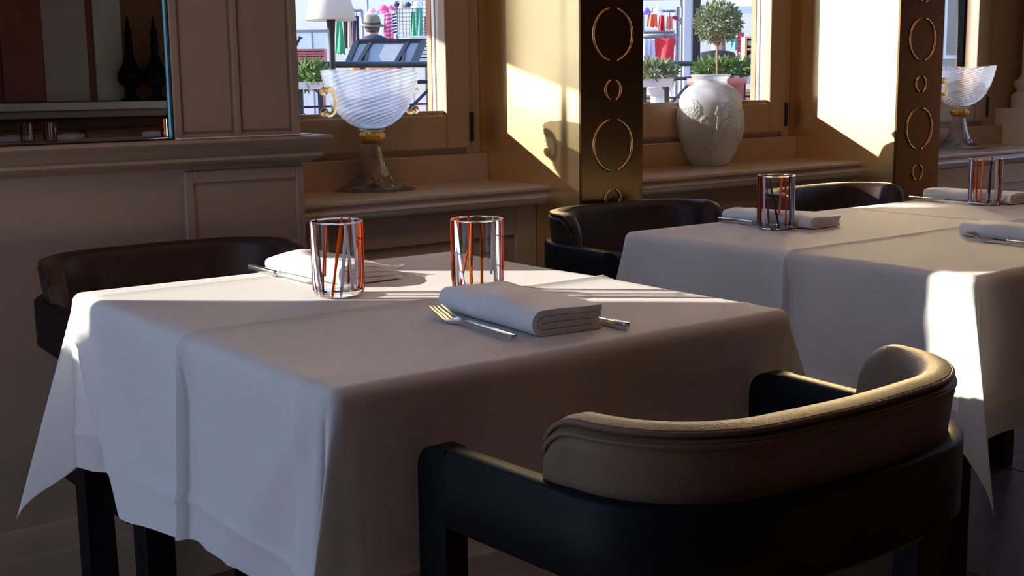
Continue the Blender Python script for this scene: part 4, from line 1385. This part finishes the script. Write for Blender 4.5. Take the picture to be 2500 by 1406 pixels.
# back of a tilted black display board on struts, between the railing and the person
bd_ = 6.0
p0, p1 = ato(850, 157, bd_), ato(1010, 157, bd_)
q0, q1 = ato(872, 103, bd_ + .15), ato(1034, 101, bd_ + .15)
bdo = thing('display_board', ((p0 + p1) / 2), 'back of a black framed display board tilted on two struts', 'board')
o_ = bdo.location
mid = lambda a, b, t: a + (b - a) * t
def bpt(u, v): return mid(mid(p0, p1, u), mid(q0, q1, u), v) - o_
mobj('panel', slab([[bpt(.03, .02), bpt(.97, .02)], [bpt(.03, .97), bpt(.97, .97)]], tuple(ray(950, 130) * .012)), GREY, bdo)
for a, b in (((0, 0), (1, 0)), ((0, 1), (1, 1)), ((0, 0), (0, 1)), ((1, 0), (1, 1))):
    mobj('frame_bar', bar(bpt(*a), bpt(*b), .05), M['iron'], bdo)
for u in (.22, .78):
    mobj('strut', bar(bpt(u, .98), bpt(u - .06 if u < .5 else u - .05, 0), .042), M['iron'], bdo)
    mobj('strut', bar(bpt(u, .6), bpt(u + .04, 0) - ray(900, 150) * .05, .026), M['iron'], bdo)
    mobj('leg', bar(bpt(u, .02), Vector((bpt(u, 0).x, bpt(u, 0).y, GZ - o_.z)), .04), M['iron'], bdo)

# ---- people
def skinned(name, verts, edges, radii, m, parent, sub=2):
    me = bpy.data.meshes.new(name)
    me.from_pydata(verts, edges, [])
    me.materials.append(m)
    o = bpy.data.objects.new(name, me)
    COL.objects.link(o)
    o.parent = parent
    o.modifiers.new('skin', 'SKIN').use_smooth_shade = True
    if not me.skin_vertices: pass
    for i, r in enumerate(radii):
        sv = me.skin_vertices[0].data[i]
        sv.radius = r if isinstance(r, tuple) else (r, r)
        sv.use_root = (i == 0)
    s = o.modifiers.new('sub', 'SUBSURF')
    s.levels = s.render_levels = sub
    return o
def person(loc, rz, label, coat, trousers, hat=None, scale=1.0, hood=None, lean=.08, seated=False):
    t = thing('person', loc, label, 'person', None, rz)
    t.scale = (scale,) * 3
    kz = 0.0
    hip = .92
    J = [(0, 0, hip), (0, .02 + lean * .3, 1.12), (0, .03 + lean * .8, 1.36), (0, .04 + lean, 1.47), (0, .05 + lean * 1.2, 1.56), (0, .06 + lean * 1.3, 1.66), (0, .05 + lean * 1.3, 1.74),
         (-.19, .03 + lean * .8, 1.38), (-.27, .02 + lean * .7, 1.12), (-.20, .22 + lean, 1.00), (-.17, .30 + lean, 1.02),
         (.19, .03 + lean * .8, 1.38), (.27, .02 + lean * .7, 1.12), (.20, .22 + lean, 1.00), (.17, .30 + lean, 1.02),
         (-.10, 0, .86), (-.11, .02, .48), (-.11, -.02, .09), (-.12, .11, .04),
         (.10, 0, .86), (.11, .02, .48), (.11, -.02, .09), (.12, .11, .04)]
    Ed = [(0, 1), (1, 2), (2, 3), (3, 4), (4, 5), (5, 6), (2, 7), (7, 8), (8, 9), (9, 10), (2, 11), (11, 12), (12, 13), (13, 14), (0, 15), (15, 16), (16, 17), (17, 18), (0, 19), (19, 20), (20, 21), (21, 22)]
    Rd = [(.15, .11), (.14, .11), (.16, .11), .06, .075, .095, .075, .055, .045, .035, .035, .055, .045, .035, .035, .085, .06, .045, .035, .085, .06, .045, .035]
    skinned('body', J, Ed, Rd, SKIN, t)
    Jc = J[:4] + J[7:10] + J[11:14]
    Ec = [(0, 1), (1, 2), (2, 3), (2, 4), (4, 5), (5, 6), (2, 7), (7, 8), (8, 9)]
    Rc = [(.21, .16), (.20, .16), (.20, .15), .10, .095, .08, .06, .095, .08, .06]
    skinned('coat', Jc, Ec, Rc, coat, t)
    Jt = [(0, 0, .93)] + J[15:18] + J[19:22]
    skinned('trousers', Jt, [(0, 1), (1, 2), (2, 3), (0, 4), (4, 5), (5, 6)], [(.17, .13), .10, .075, .06, .10, .075, .06], trousers, t)
    hc = Vector(J[5]) + Vector((0, 0, .03))
    # face: nose, ears
    mobj('ear', join(ball(hc + Vector((-.085, 0, -.01)), .022, 8, 6, (.5, 1, 1.3)), ball(hc + Vector((.085, 0, -.01)), .022, 8, 6, (.5, 1, 1.3))), SKIN, t, True)
    mobj('nose', ball(hc + Vector((0, .10, -.01)), .018, 8, 6, (.8, 1.2, 1.2)), SKIN, t, True)
    mobj('hair', ball(hc + Vector((0, -.012, .015)), .102, 16, 10, (1, 1.05, 1.0)), flat('hair', (.10, .08, .07)), t, True)
    if hood:
        mobj('hood', xf(lathe([(.17, -.10), (.205, -.03), (.19, .04), (.13, .075), (.09, .06)], 24), Matrix.Translation(Vector(J[3]) + Vector((0, -.03, .03))) @ Matrix.Rotation(-.25, 4, 'X')), hood, t, True)
    if hat:
        pr = [(.10, -.01), (.175, -.022), (.18, -.014), (.118, .004), (.112, .05), (.098, .105), (.07, .125), (.0002, .118)]
        hm = mobj('hat', xf(lathe(pr, 32), Matrix.Translation(hc + Vector((0, 0, .055))) @ Matrix.Rotation(.12, 4, 'X')), hat, t, True)
        mobj('hat_band', lathe([(.1185, .006), (.1175, .03), (.1155, .03), (.1165, .006)], 32, close=True), DARK, hm, True)
        hm.children[0].matrix_basis = Matrix.Translation(hc + Vector((0, 0, .055))) @ Matrix.Rotation(.12, 4, 'X')
    return t
pd = 8.7
ht = ato(914, 32, pd)
hs = (ht.z - QZ) / 1.88
person((ht.x, ht.y, QZ), FA + .25, 'person in an orange coat, navy hood and olive brimmed hat seen from behind', ORANGE, NAVY, OLIVE, hs, NAVY, .14)
h2 = ato(1752, 72, 7.9)
person((h2.x, h2.y, QZ), FA - .1, 'person in a dark padded jacket behind the little tree', DARK, DARK, None, (h2.z - QZ) / 1.76, None, .05)

# ---- second window: stall goods
D2 = 9.2
cap(1577, 30, 8.6, 22, PURPLE, 'purple cap at the left of the second stall', rot=.3)
cap(1606, 28, 8.5, 24, WHITE, 'white cap beside the purple cap at the second stall', rot=-.3)
cap(1648, 46, 8.56, 15, flat('wine', (.25, .02, .05)), 'wine red cap hanging by the pale stall post', rot=.6)
hang('garment', 1580, 1606, 32, 66, 9.05, CORAL, 'coral shirt hanging under the purple cap', 'garment', 2, .03, .2)
hang('garment', 1607, 1624, 38, 76, 9.0, RED, 'red shirt hanging under the white cap', 'garment', 2, .03, .3)
hang('garment', 1626, 1644, 40, 72, 9.05, flat('salmon', (.85, .3, .2)), 'salmon shirt beside the red shirt', 'garment', 2, .03, .3)
hang('shopping_bag', 1602, 1644, 94, 148, 8.2, RED, 'large red cloth bag hanging at the second stall', 'bag', 1, .04, -.2)
gridpanel(1652, 1668, 20, 155, 9.0, 5, 16, 'wire display grid beside the red cloth bag')
crate('goods_shelf', 1560, 1650, 74, 160, 9.3, .4, WHITE, 'white goods shelf behind the red cloth bag', 'shelf', 3)
hang('garment', 1566, 1600, 96, 150, 8.3, flat('frost', (.7, .72, .8)), 'pale folded garments on the white shelf', 'garment', 3, .04)
crate('wooden_rack', 1818, 1856, 90, 152, 7.8, .3, M['wood'], 'wooden rack with pale goods right of the little tree', 'rack', 2)
for (a, b, c, d_), m, lab in (((1824, 1852, 98, 118), WHITE, 'white parcel on the upper shelf of the wooden rack'), ((1828, 1852, 132, 149), PALEGREY, 'pale parcel on the lower shelf of the wooden rack')):
    p = ato((a + b) / 2, d_, 7.8)
    W, H = m_px(b - a, 7.8), m_px(d_ - c, 7.8)
    o = mobj('parcel', rbox(-W * .42, W * .42, .06, .3, .03, H, .02, 3), m, None, True, p, (0, 0, FA))
    tag(o, lab, 'parcel')
hang('scarf', 1786, 1800, 92, 122, 8.6, flat('mint', (.1, .5, .45)), 'mint scarf right of the little tree', 'scarf', 1)
hang('scarf', 1800, 1815, 82, 140, 8.6, PINK, 'pink scarf between the tree and the wooden rack', 'scarf', 1, .015, 0, RED)
# white awning over the second stall
aw0, aw1 = ato(1760, 16, 8.0), ato(1990, 16, 8.0)
ac = (aw0 + aw1) / 2
aw = thing('stall_awning', (ac.x, ac.y, QZ), 'white awning over the second stall', 'awning', None, FA)
W_ = (aw1 - aw0).length
za = ac.z - QZ
mobj('canopy', slab([[Vector((-W_ / 2, 0, za)), Vector((W_ / 2, 0, za))], [Vector((-W_ / 2, 1.2, za + .35)), Vector((W_ / 2, 1.2, za + .35))]], (0, 0, .01)), WHITE, aw)
mobj('valance', box(-W_ / 2, W_ / 2, -.008, 0, za - .08, za), WHITE, aw)
for s in (-1, 1): mobj('post', box(s * W_ * .46 - .02, s * W_ * .46 + .02, .02, .06, 0, za), GREY, aw)
# boxes and a wheel under the railing
crate('wooden_crate', 1812, 1852, 218, 246, 6.6, .25, M['wood'], 'wooden crate low behind the railing outside the second window', 'crate', 1, 3)
crate('wooden_crate', 1562, 1600, 228, 262, 6.8, .25, M['wood'], 'wooden crate low at the left of the second window', 'crate', 1, 3)
wp = ato(1645, 262, 6.4)
wh = thing('cart_wheel', wp, 'pale wooden cart wheel low beside the frosted vase', 'wheel', None, FA)
wr = m_px(19, 6.4)
mobj('rim', tube([(wr * math.cos(2 * PI * k / 32), 0, wr * math.sin(2 * PI * k / 32)) for k in range(32)], .016, 8, True), M['wood'], wh, True)
for k in range(8): mobj('spoke', bar((0, 0, 0), (wr * math.cos(PI * k / 4), 0, wr * math.sin(PI * k / 4)), .014), M['wood'], wh)
mobj('hub', ball((0, 0, 0), .028, 10, 8), M['wood'], wh, True)
mobj('axle_post', bar((0, .02, 0), (0, .02, gz(wp) - wp.z), .03), M['wood'], wh)
# white tub below the trough
tp = ato(1605, 232, 5.6)
o = mobj('tub', lathe([(.0002, 0), (m_px(26, 5.6), 0), (m_px(36, 5.6), m_px(20, 5.6)), (m_px(37, 5.6), m_px(20, 5.6)), (m_px(34, 5.6), m_px(18, 5.6)), (.0002, .01)], 28), WHITE, None, True, tp)
tag(o, 'white round tub under the pale flower trough', 'tub')
tt = mobj('pedestal', lathe([(.06, GZ - tp.z), (.06, 0)], 12), WHITE, o)
# blue grey house front seen through the third window
hp = ato(2330, 160, 9.)
hb = thing('house', (hp.x + 1.2, hp.y + .2, gz(hp)), 'blue grey house front seen through the third window', 'building')
mobj('wall', box(-1.6, 3.5, 0, .3, 0, 4.5), flat('slate_wall', (.10, .12, .16)), hb)
for k in range(3):
    w_ = mobj('window', box(-1.2 + k * 1.4, -.5 + k * 1.4, -.03, 0, 1.2, 2.4), WHITE, hb)
    mobj('pane', box(-1.15 + k * 1.4, -.55 + k * 1.4, -.035, -.03, 1.25, 2.35), DARK, w_)

# rails that carry the hanging goods
def clothes_rail(px0, px1, py, d, label):
    a, b = ato(px0, py, d), ato(px1, py, d)
    c = (a + b) / 2
    W = (b - a).length
    t = thing('clothes_rail', (c.x, c.y, gz(c)), label, 'rail', None, FA)
    h = c.z - gz(c)
    mobj('bar', tube([(-W / 2, 0, h), (W / 2, 0, h)], .018, 8), GREY, t, True)
    for s in (-1, 1): mobj('upright', tube([(s * W / 2, 0, 0), (s * W / 2, 0, h)], .018, 8), GREY, t, True)
    return t
clothes_rail(812, 884, 26, 9.25, 'thin clothes rail over the row of scarves')
clothes_rail(896, 1070, -6, 9.05, 'long rail over the row of hats')
clothes_rail(1556, 1664, -3, 8.55, 'high rail over the purple and white caps')
clothes_rail(1570, 1652, 27, 9.05, 'rail carrying the coral and red shirts')
clothes_rail(1556, 1650, 86, 8.2, 'low rail carrying the red cloth bag')
